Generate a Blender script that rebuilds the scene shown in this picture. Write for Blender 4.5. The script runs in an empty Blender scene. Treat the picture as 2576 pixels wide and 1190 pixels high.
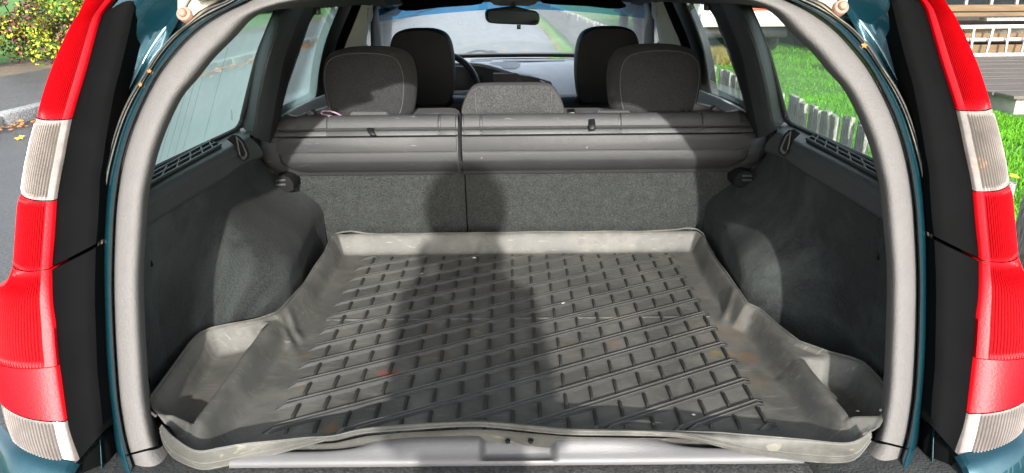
import bpy, bmesh, math, random
import numpy as np
from mathutils import Vector, Matrix, noise
random.seed(7); np.random.seed(7)
SC = bpy.context.scene
COL = SC.collection
rad = math.radians

# ------------------------------------------------------------------ camera
CAM_Z, F_PX = 1.27, 1806.0
cam_data = bpy.data.cameras.new('camera')
cam_data.sensor_fit = 'HORIZONTAL'; cam_data.sensor_width = 36.0
cam_data.lens = F_PX / 2576.0 * 36.0
cam_data.clip_start = 0.02; cam_data.clip_end = 900.0
cam = bpy.data.objects.new('camera', cam_data); COL.objects.link(cam)
cam.matrix_world = (Matrix.Translation((0, 0, CAM_Z)) @ Matrix.Rotation(rad(.19), 4, 'Z')
                    @ Matrix.Rotation(rad(71), 4, 'X') @ Matrix.Rotation(rad(-.6), 4, 'Z'))
SC.camera = cam

# ------------------------------------------------------------------ sky, sun, exposure
SUN_EL, SUN_AZ = 20.0, 4.5          # the sun stands behind the photographer, a little to the right
world = bpy.data.worlds.new('World'); SC.world = world; world.use_nodes = True
wn = world.node_tree.nodes; wl = world.node_tree.links
bg = wn['Background']
sky = wn.new('ShaderNodeTexSky'); sky.sky_type = 'NISHITA'; sky.sun_disc = False
sky.sun_elevation = rad(SUN_EL); sky.sun_rotation = rad(180 - SUN_AZ)
sky.air_density = 1.0; sky.dust_density = 1.2; sky.ozone_density = 1.0
hz = wn.new('ShaderNodeHueSaturation'); hz.inputs['Saturation'].default_value = .42      # thin high cloud whitens the sky
wl.new(sky.outputs[0], hz.inputs['Color']); wl.new(hz.outputs[0], bg.inputs[0]); bg.inputs[1].default_value = 0.15
sd = bpy.data.lights.new('sun', 'SUN'); sd.energy = 2.4; sd.angle = rad(.8); sd.color = (1.0, .965, .92)
sun = bpy.data.objects.new('sun', sd); COL.objects.link(sun)
LDIR = Vector((-math.sin(rad(SUN_AZ)) * math.cos(rad(SUN_EL)), math.cos(rad(SUN_AZ)) * math.cos(rad(SUN_EL)), -math.sin(rad(SUN_EL))))
sun.rotation_euler = LDIR.to_track_quat('-Z', 'Y').to_euler(); sun.location = (2, -20, 12)
SC.view_settings.view_transform = 'Standard'; SC.view_settings.look = 'None'
SC.view_settings.exposure = 1.70; SC.view_settings.gamma = 1.0; SC.view_settings.use_curve_mapping = False
SC.cycles.max_bounces = 10; SC.cycles.transparent_max_bounces = 24
SC.cycles.diffuse_bounces = 5; SC.cycles.glossy_bounces = 4
SC.cycles.sample_clamp_indirect = 6.0

# ------------------------------------------------------------------ measuring: picture point -> place
# Measurements were taken on the photograph; each one is put on the real plane it lies on.
CM = np.array(cam.matrix_world.to_3x3()); CO = np.array([0, 0, CAM_Z])
def ray(x, y): return CM @ np.array([(x - 1288) / F_PX, (595 - y) / F_PX, -1.0])
def pl(x, y, n, k):
    d = ray(x, y); n = np.array(n, float); return Vector(CO + d * ((k - n @ CO) / (n @ d)))
def aY(x, y, v): return pl(x, y, (0, 1, 0), v)
def aZ(x, y, v): return pl(x, y, (0, 0, 1), v)
def aX(x, y, v): return pl(x, y, (1, 0, 0), v)
def RP(x, y, o=0.0): return pl(x, y, (0, 1, -.39), 1.16 - .39 * 1.27 + o)        # tailgate plane
def SP(x, y, o=0.0): return pl(x, y, (1, 0, -.4), -1.05 + o)                      # left glasshouse plane
def mx(v): return Vector((-v[0], v[1], v[2]))

# ------------------------------------------------------------------ materials
def nd(nt, t, **kw):
    n = nt.nodes.new(t)
    for k, v in kw.items():
        if k in n.inputs: n.inputs[k].default_value = v
        else: setattr(n, k, v)
    return n
MATS = {}
def mat(name, col, rough=.6, bump=(0, 0), var=.15, vscale=8, spec=.5, metal=0, coat=0, dirt=None, grain='noise', sheen=0, stretch=(1,1,1), fine=0, rvar=0, sub=0, aniso=None, bump2=None, trans=0, scr=None):
    """col: base colour; bump=(scale,strength); var/vscale: brightness mottling; dirt=(colour,scale,lo,hi)"""
    m = bpy.data.materials.new(name); m.use_nodes = True; nt = m.node_tree; L = nt.links
    b = nt.nodes['Principled BSDF']
    tc = nd(nt, 'ShaderNodeTexCoord'); mp = nd(nt, 'ShaderNodeMapping'); mp.inputs['Scale'].default_value = stretch
    L.new(tc.outputs['Object'], mp.inputs[0]); V = mp.outputs[0]
    n1 = nd(nt, 'ShaderNodeTexNoise', Scale=vscale, Detail=5.0, Roughness=.65); L.new(V, n1.inputs['Vector'])
    mr = nd(nt, 'ShaderNodeMapRange'); mr.inputs[1].default_value = .3; mr.inputs[2].default_value = .7
    mr.inputs[3].default_value = 1 - var; mr.inputs[4].default_value = 1 + var; L.new(n1.outputs[0], mr.inputs[0])
    mul = nd(nt, 'ShaderNodeMix', data_type='RGBA', blend_type='MULTIPLY'); mul.inputs[0].default_value = 1
    mul.inputs[6].default_value = (*col, 1); L.new(mr.outputs[0], mul.inputs[7]); c = mul.outputs[2]
    if fine:
        n3 = nd(nt, 'ShaderNodeTexNoise', Scale=fine, Detail=2.0); L.new(V, n3.inputs['Vector'])
        r3 = nd(nt, 'ShaderNodeMapRange'); r3.inputs[1].default_value = .3; r3.inputs[2].default_value = .7
        r3.inputs[3].default_value = .45; r3.inputs[4].default_value = 1.6; L.new(n3.outputs[0], r3.inputs[0])
        m3 = nd(nt, 'ShaderNodeMix', data_type='RGBA', blend_type='MULTIPLY'); m3.inputs[0].default_value = 1
        L.new(c, m3.inputs[6]); L.new(r3.outputs[0], m3.inputs[7]); c = m3.outputs[2]
    for d in (dirt or []):
        dc, ds, lo, hi = d
        n2 = nd(nt, 'ShaderNodeTexNoise', Scale=ds, Detail=8.0, Roughness=.7, Distortion=.4); L.new(V, n2.inputs['Vector'])
        r2 = nd(nt, 'ShaderNodeMapRange'); r2.inputs[1].default_value = lo; r2.inputs[2].default_value = hi; L.new(n2.outputs[0], r2.inputs[0])
        mm = nd(nt, 'ShaderNodeMix', data_type='RGBA'); L.new(r2.outputs[0], mm.inputs[0]); L.new(c, mm.inputs[6]); mm.inputs[7].default_value = (*dc, 1); c = mm.outputs[2]
    if scr:
        for k, (sc, thr) in enumerate(scr[1]):
            m4 = nd(nt, 'ShaderNodeMapping'); m4.inputs['Scale'].default_value = sc; m4.inputs['Rotation'].default_value = (0, .25 - .4 * k, 0); L.new(tc.outputs['Object'], m4.inputs[0])
            n4 = nd(nt, 'ShaderNodeTexNoise', Scale=1.0, Detail=3.0); L.new(m4.outputs[0], n4.inputs['Vector'])
            r4 = nd(nt, 'ShaderNodeMapRange'); r4.inputs[1].default_value = thr; r4.inputs[2].default_value = thr + .04; r4.inputs[4].default_value = .6; L.new(n4.outputs[0], r4.inputs[0])
            x4 = nd(nt, 'ShaderNodeMix', data_type='RGBA'); L.new(r4.outputs[0], x4.inputs[0]); L.new(c, x4.inputs[6]); x4.inputs[7].default_value = (*scr[0], 1); c = x4.outputs[2]
    L.new(c, b.inputs['Base Color'])
    b.inputs['Roughness'].default_value = rough; b.inputs['Metallic'].default_value = metal
    b.inputs['Specular IOR Level'].default_value = spec
    if rvar:
        rr = nd(nt, 'ShaderNodeMapRange'); rr.inputs[1].default_value = .3; rr.inputs[2].default_value = .7
        rr.inputs[3].default_value = rough - rvar; rr.inputs[4].default_value = rough + rvar; L.new(n1.outputs[0], rr.inputs[0]); L.new(rr.outputs[0], b.inputs['Roughness'])
    if coat: b.inputs['Coat Weight'].default_value = coat; b.inputs['Coat Roughness'].default_value = .04
    if sheen: b.inputs['Sheen Weight'].default_value = sheen; b.inputs['Sheen Roughness'].default_value = .6
    if sub: b.inputs['Subsurface Weight'].default_value = sub; b.inputs['Subsurface Radius'].default_value = (.02, .01, .01)
    if trans: b.inputs['Transmission Weight'].default_value = trans
    if bump[1]:
        if grain == 'voronoi':
            t = nd(nt, 'ShaderNodeTexVoronoi', Scale=bump[0]); o = t.outputs['Distance']
        else:
            t = nd(nt, 'ShaderNodeTexNoise', Scale=bump[0], Detail=3.0); o = t.outputs[0]
        L.new(V, t.inputs['Vector'])
        bp = nd(nt, 'ShaderNodeBump', Strength=bump[1], Distance=.003); L.new(o, bp.inputs['Height'])
        if bump2:
            t2 = nd(nt, 'ShaderNodeTexNoise', Scale=bump2[0], Detail=3.0); L.new(V, t2.inputs['Vector'])
            b2 = nd(nt, 'ShaderNodeBump', Strength=bump2[1], Distance=.006); L.new(t2.outputs[0], b2.inputs['Height']); L.new(bp.outputs[0], b2.inputs['Normal']); bp = b2
        L.new(bp.outputs[0], b.inputs['Normal'])
    MATS[name] = m; return m
def glass(name, tint, veil=.12, gloss=.06, veil_col=(.75, .85, .8)):  # a translucent share lays a pale haze over the view
    m = bpy.data.materials.new(name); m.use_nodes = True; nt = m.node_tree; L = nt.links
    nt.nodes.remove(nt.nodes['Principled BSDF']); out = nt.nodes['Material Output']
    tr = nd(nt, 'ShaderNodeBsdfTransparent'); tr.inputs[0].default_value = (*tint, 1)
    tl = nd(nt, 'ShaderNodeBsdfTranslucent'); tl.inputs[0].default_value = (*veil_col, 1)
    gl = nd(nt, 'ShaderNodeBsdfGlossy'); gl.inputs['Roughness'].default_value = .02
    tc = nd(nt, 'ShaderNodeTexCoord'); n = nd(nt, 'ShaderNodeTexNoise', Scale=14.0, Detail=6.0, Roughness=.7); L.new(tc.outputs['Object'], n.inputs['Vector'])
    r = nd(nt, 'ShaderNodeMapRange'); r.inputs[1].default_value = .3; r.inputs[2].default_value = .7; r.inputs[3].default_value = veil * .92; r.inputs[4].default_value = veil * 1.10; L.new(n.outputs[0], r.inputs[0])
    m1 = nd(nt, 'ShaderNodeMixShader'); L.new(r.outputs[0], m1.inputs[0]); L.new(tr.outputs[0], m1.inputs[1]); L.new(tl.outputs[0], m1.inputs[2])
    ge = nd(nt, 'ShaderNodeNewGeometry'); io = nd(nt, 'ShaderNodeMapRange'); io.inputs[3].default_value = 1.45; io.inputs[4].default_value = 1 / 1.45; L.new(ge.outputs['Backfacing'], io.inputs[0])
    fr = nd(nt, 'ShaderNodeFresnel'); L.new(io.outputs[0], fr.inputs['IOR']); m2 = nd(nt, 'ShaderNodeMixShader'); L.new(fr.outputs[0], m2.inputs[0]); L.new(m1.outputs[0], m2.inputs[1]); L.new(gl.outputs[0], m2.inputs[2])
    L.new(m2.outputs[0], out.inputs[0]); return m

PAINT = mat('teal_metallic_paint', (.009, .058, .080), .27, (900, .04), .1, 60, metal=.45, coat=1.0, dirt=[((.10, .12, .12), 30, .66, .8)])
BLACKTRIM = mat('black_pillar_plastic', (.0030, .0032, .0034), .7, (700, .05), .2, 14, spec=.04, dirt=[((.10, .10, .10), 120, .70, .74)])
SEALRUB = mat('black_rubber', (.012, .012, .013), .55, (300, .05), .2, 20)
SEALGREY = mat('worn_seal_tape', (.11, .105, .095), .45, (300, .08), .35, 25, dirt=[((.33, .29, .2), 12, .5, .62)])
TRIM = mat('grained_grey_trim', (.140, .133, .129), .66, (330, .35), .04, 40, spec=.2, bump2=(130, .09))
TRIMD = mat('grained_charcoal_trim', (.044, .051, .052), .5, (420, .38), .06, 12, spec=.45, bump2=(150, .15))
CASS = mat('charcoal_seatback_plastic', (.048, .048, .049), .46, (420, .25), .12, 10, spec=.45, rvar=.06, scr=((.26, .26, .25), [((20, 1, 210), .72), ((80, 1, 50), .75)]), dirt=[((.15, .15, .145), 60, .68, .78)])
LATCHM = mat('dark_latch_plastic', (.013, .013, .0135), .8, (420, .2), .1, 10, spec=.1)
CASSF = mat('charcoal_flap_plastic', (.034, .034, .035), .5, (420, .25), .12, 10, spec=.4, rvar=.06, scr=((.26, .26, .25), [((20, 1, 210), .715), ((90, 1, 40), .74)]), dirt=[((.14, .135, .125), 60, .68, .78)])
CARPET = mat('charcoal_carpet', (.025, .028, .0265), .95, (260, 1.0), .25, 40, sheen=.03, fine=240, dirt=[((.12, .112, .095), 210, .62, .74)])
CARPETS = mat('side_carpet', (.0105, .0130, .0130), .95, (240, 1.0), .35, 7, sheen=.03, fine=190, dirt=[((.048, .056, .053), 3.5, .46, .66)])
SILLC = mat('sill_carpet', (.035, .035, .035), .95, (260, 1.0), .3, 60, fine=190)
MATRIB = mat('clean_rib_and_shade', (.036, .035, .033), .5, (400, .1), .2, 30, spec=.4)  # clean rubber on the bars; painted shade in rib-pair valleys and feet
HEADL = mat('headliner_cloth', (.16, .155, .15), .9, (600, .3), .08, 12)
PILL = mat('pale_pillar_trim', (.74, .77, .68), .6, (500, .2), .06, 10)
FABRIC = mat('charcoal_seat_cloth', (.021, .0205, .0215), .92, (500, .6), .12, 30, sheen=.03, fine=330)
FABRIC2 = mat('grey_seat_cloth', (.046, .046, .047), .92, (500, .6), .12, 40, sheen=.03, fine=300)
LEATH = mat('black_seat_cover', (.010, .010, .011), .6, (500, .3), .2, 20, spec=.3)
SEAM = mat('pale_seam_piping', (.085, .085, .085), .8)
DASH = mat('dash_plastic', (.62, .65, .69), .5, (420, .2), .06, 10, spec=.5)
DASHD = mat('dash_dark_plastic', (.018, .018, .02), .5, (420, .2), .1, 10)
DASHG = mat('dash_speaker_grille', (.34, .37, .40), .7, (900, .5), .05, 20)
BLACK = mat('black_plastic', (.012, .012, .013), .4, (300, .05), .1, 10)
VOID = mat('dark_recess', (.004, .004, .004), .8)
SILLP = mat('grey_sill_plastic', (.112, .110, .112), .42, (600, .15), .08, 9, spec=.5, dirt=[((.25, .24, .22), 30, .66, .76)])
CHROME = mat('bright_metal', (.55, .55, .55), .25, metal=1.0)
REDLENS = mat('red_lamp_lens', (.62, .004, .010), .38, (260, .12), .1, 30, spec=.18, coat=.0)
CLEARLENS = mat('clear_ribbed_lens', (.22, .195, .18), .25, (260, .12), .3, 22, spec=.5, coat=.15, dirt=[((.62, .30, .16), 26, .62, .74), ((.2, .18, .16), 40, .62, .75)])
CREAM = mat('cream_sealant', (.48, .44, .35), .7, (220, .5), .25, 60, dirt=[((.2, .15, .1), 70, .58, .7)])
RUSTB = mat('rusty_bolt', (.34, .19, .14), .7, (220, .4), .25, 90)
REDGROOVE = mat('red_lens_groove_shade', (.20, .002, .004), .45, var=.1, spec=.15)  # darker copy of the red lens: rib shading put into the groove colour
CLEARGROOVE = mat('clear_lens_groove_shade', (.12, .10, .085), .4, var=.2, vscale=30, spec=.3)  # darker copy of the clear lens, its rib shading held in the colour
ASPH = mat('asphalt', (.064, .060, .057), .42, (160, .35), .18, 1.5, fine=60, spec=.5)
PAVE = mat('pavement_asphalt', (.085, .08, .078), .5, (120, .4), .2, .8, fine=45, spec=.5)
KERB = mat('granite_kerb', (.30, .30, .29), .85, (60, .9), .25, 8, fine=60)
LAWN = mat('lawn_soil_and_grass', (.065, .20, .012), .95, (40, 1), .3, 1.2, fine=18)
GRASS = mat('grass_blade', (.10, .30, .016), .7, var=.3, vscale=1.5, spec=.2)
DIRT = mat('bare_verge', (.17, .13, .09), .95, (50, 1), .3, 2, fine=30)
WOODG = mat('weathered_grey_wood', (.28, .27, .24), .9, (50, .8), .25, 10, stretch=(4, 4, .6), fine=40, dirt=[((.40, .42, .36), 26, .55, .66)])
WOODB = mat('brown_plank_wood', (.15, .095, .047), .8, (30, .5), .25, 5, stretch=(.6, 5, 5))
DECKW = mat('grey_deck_wood', (.125, .108, .094), .85, (30, .6), .2, 4, stretch=(.6, 5, 5))
WOODD = mat('dark_house_boards', (.05, .04, .033), .8, (30, .6), .2, 4)
ALU = mat('aluminium', (.44, .45, .46), .38, var=.08, metal=.6)
POSTM = mat('grey_white_post', (.38, .38, .37), .6)
WHITEP = mat('white_vehicle_paint', (.75, .76, .72), .3, (200, .02), .03, 2, coat=.5)
REDP = mat('red_stripe', (.70, .08, .03), .35)
DGLASS = mat('dark_window_glass', (.02, .025, .028), .06, spec=.6)
TYRE = mat('tyre_rubber', (.02, .02, .02), .8, (200, .2))
LEAFO = mat('orange_fallen_leaf', (.50, .20, .05), .7, var=.4, vscale=5)
LEAFY = mat('yellow_fallen_leaf', (.66, .45, .04), .7, var=.3, vscale=5)
GLASS_L = glass('veiled_side_glass', (.80, .92, .88), .44, veil_col=(.66, .90, .82))  # translucent veil stands in for bright sky reflected in the left glass
GLASS_R = glass('clear_side_glass', (.86, .94, .88), .07)
GLASS_W = glass('windscreen_glass', (.94, .97, .96), .33, veil_col=(.95, .95, .90))  # glare over the road ahead is put into the glass as pale haze
GLASS_B = glass('blue_tint_glass', (.02, .36, .72), .10, veil_col=(.1, .5, .9))

# ------------------------------------------------------------------ object helpers
ORG = {}
def tagk(o, label=None, cat=None, group=None, kind=None):
    if label: o['label'] = label
    if cat: o['category'] = cat
    if group: o['group'] = group
    if kind: o['kind'] = kind
    return o
def thing(name, loc, label, cat, group=None):
    o = bpy.data.objects.new(name, None); COL.objects.link(o); o.location = loc; o.empty_display_size = .1
    ORG[o.name] = Vector(loc); return tagk(o, label, cat, group)
def obj(name, verts, faces, m, parent=None, smooth=True, angle=40, loc=None, mats=None, midx=None, label=None):
    """verts are world places; with a parent the mesh is stored relative to the parent thing"""
    me = bpy.data.meshes.new(name)
    o_ = ORG[parent.name] if parent else Vector(loc) if loc is not None else Vector((0, 0, 0))
    V = np.array([tuple(v) for v in verts], float) - np.array(o_)
    me.from_pydata(V.tolist(), [], faces)
    for mm in (mats or [m]): me.materials.append(mm)
    if midx is not None: me.polygons.foreach_set('material_index', midx)
    if smooth:
        me.polygons.foreach_set('use_smooth', [True] * len(me.polygons)); me.set_sharp_from_angle(angle=rad(angle))
    me.update()
    o = bpy.data.objects.new(name, me); COL.objects.link(o)
    if parent: o.parent = parent; ORG[o.name] = o_
    else: o.location = o_; ORG[o.name] = o_
    if label: o['label'] = label
    return o
def obm(name, bm, m, parent=None, smooth=True, angle=40, loc=None, mats=None, label=None):
    bmesh.ops.recalc_face_normals(bm, faces=bm.faces[:])
    bm.verts.index_update(); v = [x.co.copy() for x in bm.verts]; f = [[q.index for q in p.verts] for p in bm.faces]; mi = [p.material_index for p in bm.faces]
    bm.free(); return obj(name, v, f, m, parent, smooth, angle, loc, mats, mi if mats else None, label)
def cr(pts, n, closed=False):
    """Catmull-Rom through pts, resampled to n points of equal arc length"""
    P = np.array([tuple(p) for p in pts], float)
    if len(P) == 2:
        t = np.linspace(0, 1, n)[:, None]; return P[0] * (1 - t) + P[1] * t
    if closed: Q = np.vstack([P[-1:], P, P[:2]])
    else: Q = np.vstack([2 * P[:1] - P[1:2], P, 2 * P[-1:] - P[-2:-1]])
    out = []
    for i in range(1, len(Q) - 2):
        p0, p1, p2, p3 = Q[i - 1:i + 3]
        for t in np.linspace(0, 1, 16, endpoint=False):
            out.append(.5 * (2 * p1 + (p2 - p0) * t + (2 * p0 - 5 * p1 + 4 * p2 - p3) * t * t + (3 * p1 - p0 - 3 * p2 + p3) * t ** 3))
    out.append(Q[-2]); out = np.array(out)
    s = np.concatenate([[0], np.cumsum(np.linalg.norm(np.diff(out, axis=0), axis=1))])
    tt = np.linspace(0, s[-1], n, endpoint=not closed)
    return np.stack([np.interp(tt, s, out[:, k]) for k in range(out.shape[1])], 1)
def gridfaces(nu, nv, off=0, cu=False, cv=False):
    f = []
    for i in range(nu - (0 if cu else 1)):
        for j in range(nv - (0 if cv else 1)):
            a = i * nv + j; b = ((i + 1) % nu) * nv + j; c = ((i + 1) % nu) * nv + (j + 1) % nv; d = i * nv + (j + 1) % nv
            f.append((a + off, b + off, c + off, d + off))
    return f
def loft(curves, n, sub=4, smooth_across=True, disp=None):
    """curves: lists of 3-D points, side by side; returns verts, faces of the skin"""
    R = [cr(c, n) for c in curves]; rows = []
    if smooth_across and len(R) > 2:
        A = np.array(R); nn = (len(R) - 1) * sub + 1
        Q = np.concatenate([2 * A[:1] - A[1:2], A, 2 * A[-1:] - A[-2:-1]])
        for i in range(1, len(Q) - 2):
            for t in np.linspace(0, 1, sub, endpoint=False):
                p0, p1, p2, p3 = Q[i - 1:i + 3]
                rows.append(.5 * (2 * p1 + (p2 - p0) * t + (2 * p0 - 5 * p1 + 4 * p2 - p3) * t * t + (3 * p1 - p0 - 3 * p2 + p3) * t ** 3))
        rows.append(A[-1])
    else:
        for a, b in zip(R[:-1], R[1:]):
            for t in np.linspace(0, 1, sub, endpoint=False): rows.append(a * (1 - t) + b * t)
        rows.append(R[-1])
    rows = np.array(rows)
    if disp is not None: rows = disp(rows)
    nr = len(rows); return rows.reshape(-1, 3), gridfaces(nr, n)
def both(name, V, F, m, parent, label2=None, **kw):
    """the same part on the left and, mirrored, on the right side of the car"""
    a = obj(name, V, F, m, parent, **kw)
    W = np.array([tuple(v) for v in V]) * np.array([-1, 1, 1])
    b = obj(name, W, [tuple(reversed(f)) for f in F], m, parent, **kw)
    return a, b
def tube(pts, r, k=8, n=None, closed=False):
    P = cr(pts, n, closed) if n else np.array([tuple(p) for p in pts], float)
    N = len(P); rr = np.full(N, r) if np.isscalar(r) else np.interp(np.linspace(0, 1, N), np.linspace(0, 1, len(r)), r)
    V = []; up = np.array([0.13, .21, 1.0])
    for i in range(N):
        t = (P[(i + 1) % N] - P[i - 1]) if closed else P[min(i + 1, N - 1)] - P[max(i - 1, 0)]
        t = t / (np.linalg.norm(t) + 1e-9); a = np.cross(t, up); a /= np.linalg.norm(a) + 1e-9; b = np.cross(a, t)
        for j in range(k):
            an = 2 * math.pi * j / k; V.append(P[i] + rr[i] * (math.cos(an) * a + math.sin(an) * b))
    F = gridfaces(N, k, 0, closed, True)
    if not closed: F += [tuple(range(k)), tuple(range((N - 1) * k, N * k))[::-1]]
    return V, F
def boxbm(bm, c, s, rot=None, bev=0, seg=2):
    r = bmesh.ops.create_cube(bm, size=1.0); vs = r['verts']
    bmesh.ops.scale(bm, vec=s, verts=vs)
    if bev:
        es = list({e for v in vs for e in v.link_edges}); rb = bmesh.ops.bevel(bm, geom=es, offset=bev, segments=seg, affect='EDGES', profile=.6); vs = list({v for v in rb['verts']} | {v for v in vs if v.is_valid})
    M = Matrix.Translation(c) @ (rot.to_4x4() if rot is not None else Matrix.Identity(4))
    bmesh.ops.transform(bm, matrix=M, verts=vs); return vs
def box(name, c, s, m, parent=None, rot=None, bev=.003, label=None, loc=None):
    bm = bmesh.new(); boxbm(bm, c, s, rot, min(bev, min(s) * .45)); return obm(name, bm, m, parent, angle=35, label=label, loc=loc)
def prism(poly_a, poly_b, bev=0):
    """a solid between two matching outlines"""
    bm = bmesh.new(); A = [bm.verts.new(p) for p in poly_a]; B = [bm.verts.new(p) for p in poly_b]; n = len(A)
    bm.faces.new(A[::-1]); bm.faces.new(B)
    for i in range(n): bm.faces.new((A[i], A[(i + 1) % n], B[(i + 1) % n], B[i]))
    bmesh.ops.recalc_face_normals(bm, faces=bm.faces[:])
    if bev:
        es = [e for e in bm.edges if e.calc_face_angle(0) > .5]
        bmesh.ops.bevel(bm, geom=es, offset=bev, segments=2, affect='EDGES', profile=.6, clamp_overlap=True)
    return bm
def slab(name, pts, d, m, parent=None, bev=.002, mirror=False, **kw):
    """a plate with outline pts and thickness vector d"""
    P = [mx(p) for p in pts] if mirror else [Vector(p) for p in pts]; dv = mx(d) if mirror else Vector(d)
    return obm(name, prism(P, [p + dv for p in P], bev), m, parent, angle=35, **kw)
def lathe(name, prof, axis_o, axis, m, parent, k=32, label=None):
    ax = Vector(axis).normalized(); a = ax.orthogonal().normalized(); b = ax.cross(a); V = []
    for r, h in prof:
        for j in range(k):
            t = 2 * math.pi * j / k; V.append(Vector(axis_o) + ax * h + (a * math.cos(t) + b * math.sin(t)) * r)
    return obj(name, V, gridfaces(len(prof), k, 0, False, True) + [tuple(range(k)), tuple(range((len(prof)-1)*k, len(prof)*k))[::-1]], m, parent, label=label)
def ss(a, b, x): t = np.clip((x - a) / (b - a), 0, 1); return t * t * (3 - 2 * t)
# ================================================================== THE SETTING
def sheet(name, x0, x1, y0, y1, z, m, kind='structure', nx=2, ny=2, dz=None):
    xs = np.linspace(x0, x1, nx); ys = np.linspace(y0, y1, ny); V = []
    for x in xs:
        for y in ys: V.append((x, y, z + (dz(x, y) if dz else 0)))
    o = obj(name, V, [tuple(f) for f in gridfaces(nx, ny)][::1], m); o['kind'] = kind
    me = o.data; 
    if me.polygons[0].normal.z < 0: me.flip_normals()
    return o
sheet('ground', -300, 300, -200, 420, -.03, LAWN)
sheet('road', -5.15, 1.03, -60, 300, 0, ASPH)
sheet('pavement', -7.6, -5.27, -60, 300, .12, PAVE)
sheet('verge', -9.2, -7.6, -60, 300, .10, DIRT)
lawn = sheet('lawn', 1.02, 60, -40, 120, .004, LAWN, nx=60, ny=60, dz=lambda x, y: .03 * noise.noise((x * .7, y * .7, 0)) * min(1, (x - 1.1)))
sheet('grass_bank', -60, -9.2, -60, 300, .06, LAWN)
# kerb of single granite stones
kerb = obj('kerb', [(-5.30, -60, -.02), (-5.12, -60, -.02), (-5.12, 300, -.02), (-5.30, 300, -.02), (-5.28, -60, .05), (-5.17, -60, .05), (-5.17, 300, .05), (-5.28, 300, .05)],
           [(0, 1, 2, 3)[::-1], (4, 5, 6, 7), (0, 1, 5, 4), (1, 2, 6, 5), (2, 3, 7, 6), (3, 0, 4, 7)], KERB, smooth=False); kerb['kind'] = 'structure'
y = 3.0; kst = []
while y < 40:
    ln = random.uniform(.7, 1.25); bm = bmesh.new(); boxbm(bm, (-5.212 + random.uniform(-.012, .012), y + ln / 2, .05 + random.uniform(-.008, .008)), (.165, ln - .018, .16), bev=.018)
    for v in bm.verts: v.co += Vector(noise.noise_vector(v.co * 9)) * .008
    obm('kerb_stone', bm, KERB, kerb, angle=60); y += ln

# ================================================================== THE CAR
car = thing('estate_car', (0, 3.3, 0), 'dark teal estate car with its tailgate open and grey boot in view', 'car')

# ---- rear lamps (left traced, right mirrored)
def lens(name, outer, inner, m, parent, ribs=22, amp=.0014, n=28, wrap=.09, o=0.0, side=0, mirror=False, flat=False):
    O = [RP(*p, o + .012) for p in outer]; I = [RP(*p, o) for p in inner]
    W = [p + Vector((.012, wrap, 0)) for p in O]
    k = ribs * 4
    Oc, Ic, Wc = cr(O, n), cr(I, n), cr(W, n); rows = []
    for i in range(6): rows.append(Wc * (1 - i / 6) + Oc * (i / 6) + np.array([-.012 * math.sin(math.pi * i / 6), 0, 0]))
    for i in range(k + 1):
        t = i / k; P = Oc * (1 - t) + Ic * t
        P = P + np.array([0, -.016 * math.sin(math.pi * t) ** .8, 0])
        if .06 < t < .86 and not flat: P = P + np.array([0, -amp * (1 + math.sin(t * ribs * 2 * math.pi)), 0]) * np.clip(np.minimum(np.arange(n), n - 1 - np.arange(n)) / 1.5, 0, 1)[:, None]
        rows.append(P)
    rows.append(Ic + np.array([0, .05, 0]))
    V = np.array(rows).reshape(-1, 3)
    F = gridfaces(len(rows), n)
    if mirror: V = V * np.array([-1, 1, 1]); F = [tuple(reversed(f)) for f in F]
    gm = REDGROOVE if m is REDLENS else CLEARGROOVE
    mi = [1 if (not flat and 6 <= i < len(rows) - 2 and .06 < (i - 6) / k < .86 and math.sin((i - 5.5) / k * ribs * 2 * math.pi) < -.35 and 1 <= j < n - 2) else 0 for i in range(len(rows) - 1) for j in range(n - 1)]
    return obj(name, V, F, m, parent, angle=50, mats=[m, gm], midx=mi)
SEG = [('red_lens', [(268, -75), (240, -35), (215, 0), (200, 35), (180, 65), (150, 125), (125, 185), (107, 240), (93, 293)], [(345, -75), (310, -38), (280, 0), (252, 35), (241, 65), (225, 125), (210, 180), (192, 240), (175, 298)], REDLENS, 24, False),
       ('clear_lens', [(92, 296), (82, 325), (70, 375), (60, 425), (52, 484)], [(174, 301), (165, 345), (155, 400), (145, 450), (136, 503)], CLEARLENS, 16, False),
       ('red_lens', [(52, 487), (45, 515), (39, 595), (36, 640), (33, 666)], [(136, 506), (133, 550), (129, 605), (126, 645), (124, 675)], REDLENS, 20, False),
       ('red_lens', [(32, 669), (18, 705), (-8, 725), (-26, 790), (-30, 850), (-22, 905)], [(124, 678), (124, 715), (127, 760), (134, 820), (138, 870), (143, 920)], REDLENS, 24, False),
       ('red_lens', [(-22, 907), (-12, 960), (0, 1010)], [(143, 922), (152, 985), (164, 1058)], REDLENS, 24, True),
       ('clear_lens', [(1, 1013), (12, 1060), (28, 1101)], [(165, 1061), (178, 1115), (192, 1163)], CLEARLENS, 22, False)]
for mir in (False, True):
    # the lamp body is the dark tray the lenses sit in
    Ou = [RP(*p, .035) for p in [(258, -60), (200, 35), (125, 185), (92, 295), (60, 425), (42, 595), (36, 660), (5, 740), (-15, 850), (5, 980), (34, 1090)]]
    In = [RP(*p, .035) for p in [(335, -60), (255, 35), (212, 185), (177, 295), (152, 425), (133, 595), (127, 660), (129, 740), (140, 850), (155, 980), (188, 1150)]]
    V, F = loft([[p + Vector((.01, .08, 0)) for p in Ou], Ou, In, [p + Vector((0, .05, 0)) for p in In]], 30, 3, False)
    if mir: V = V * np.array([-1, 1, 1])
    lamp = obj('tail_light', V, F, BLACK, car)
    for nm, oo, ii, m, rb, fl in SEG: lens(nm, oo, ii, m, lamp, rb, mirror=mir, flat=fl)

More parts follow.
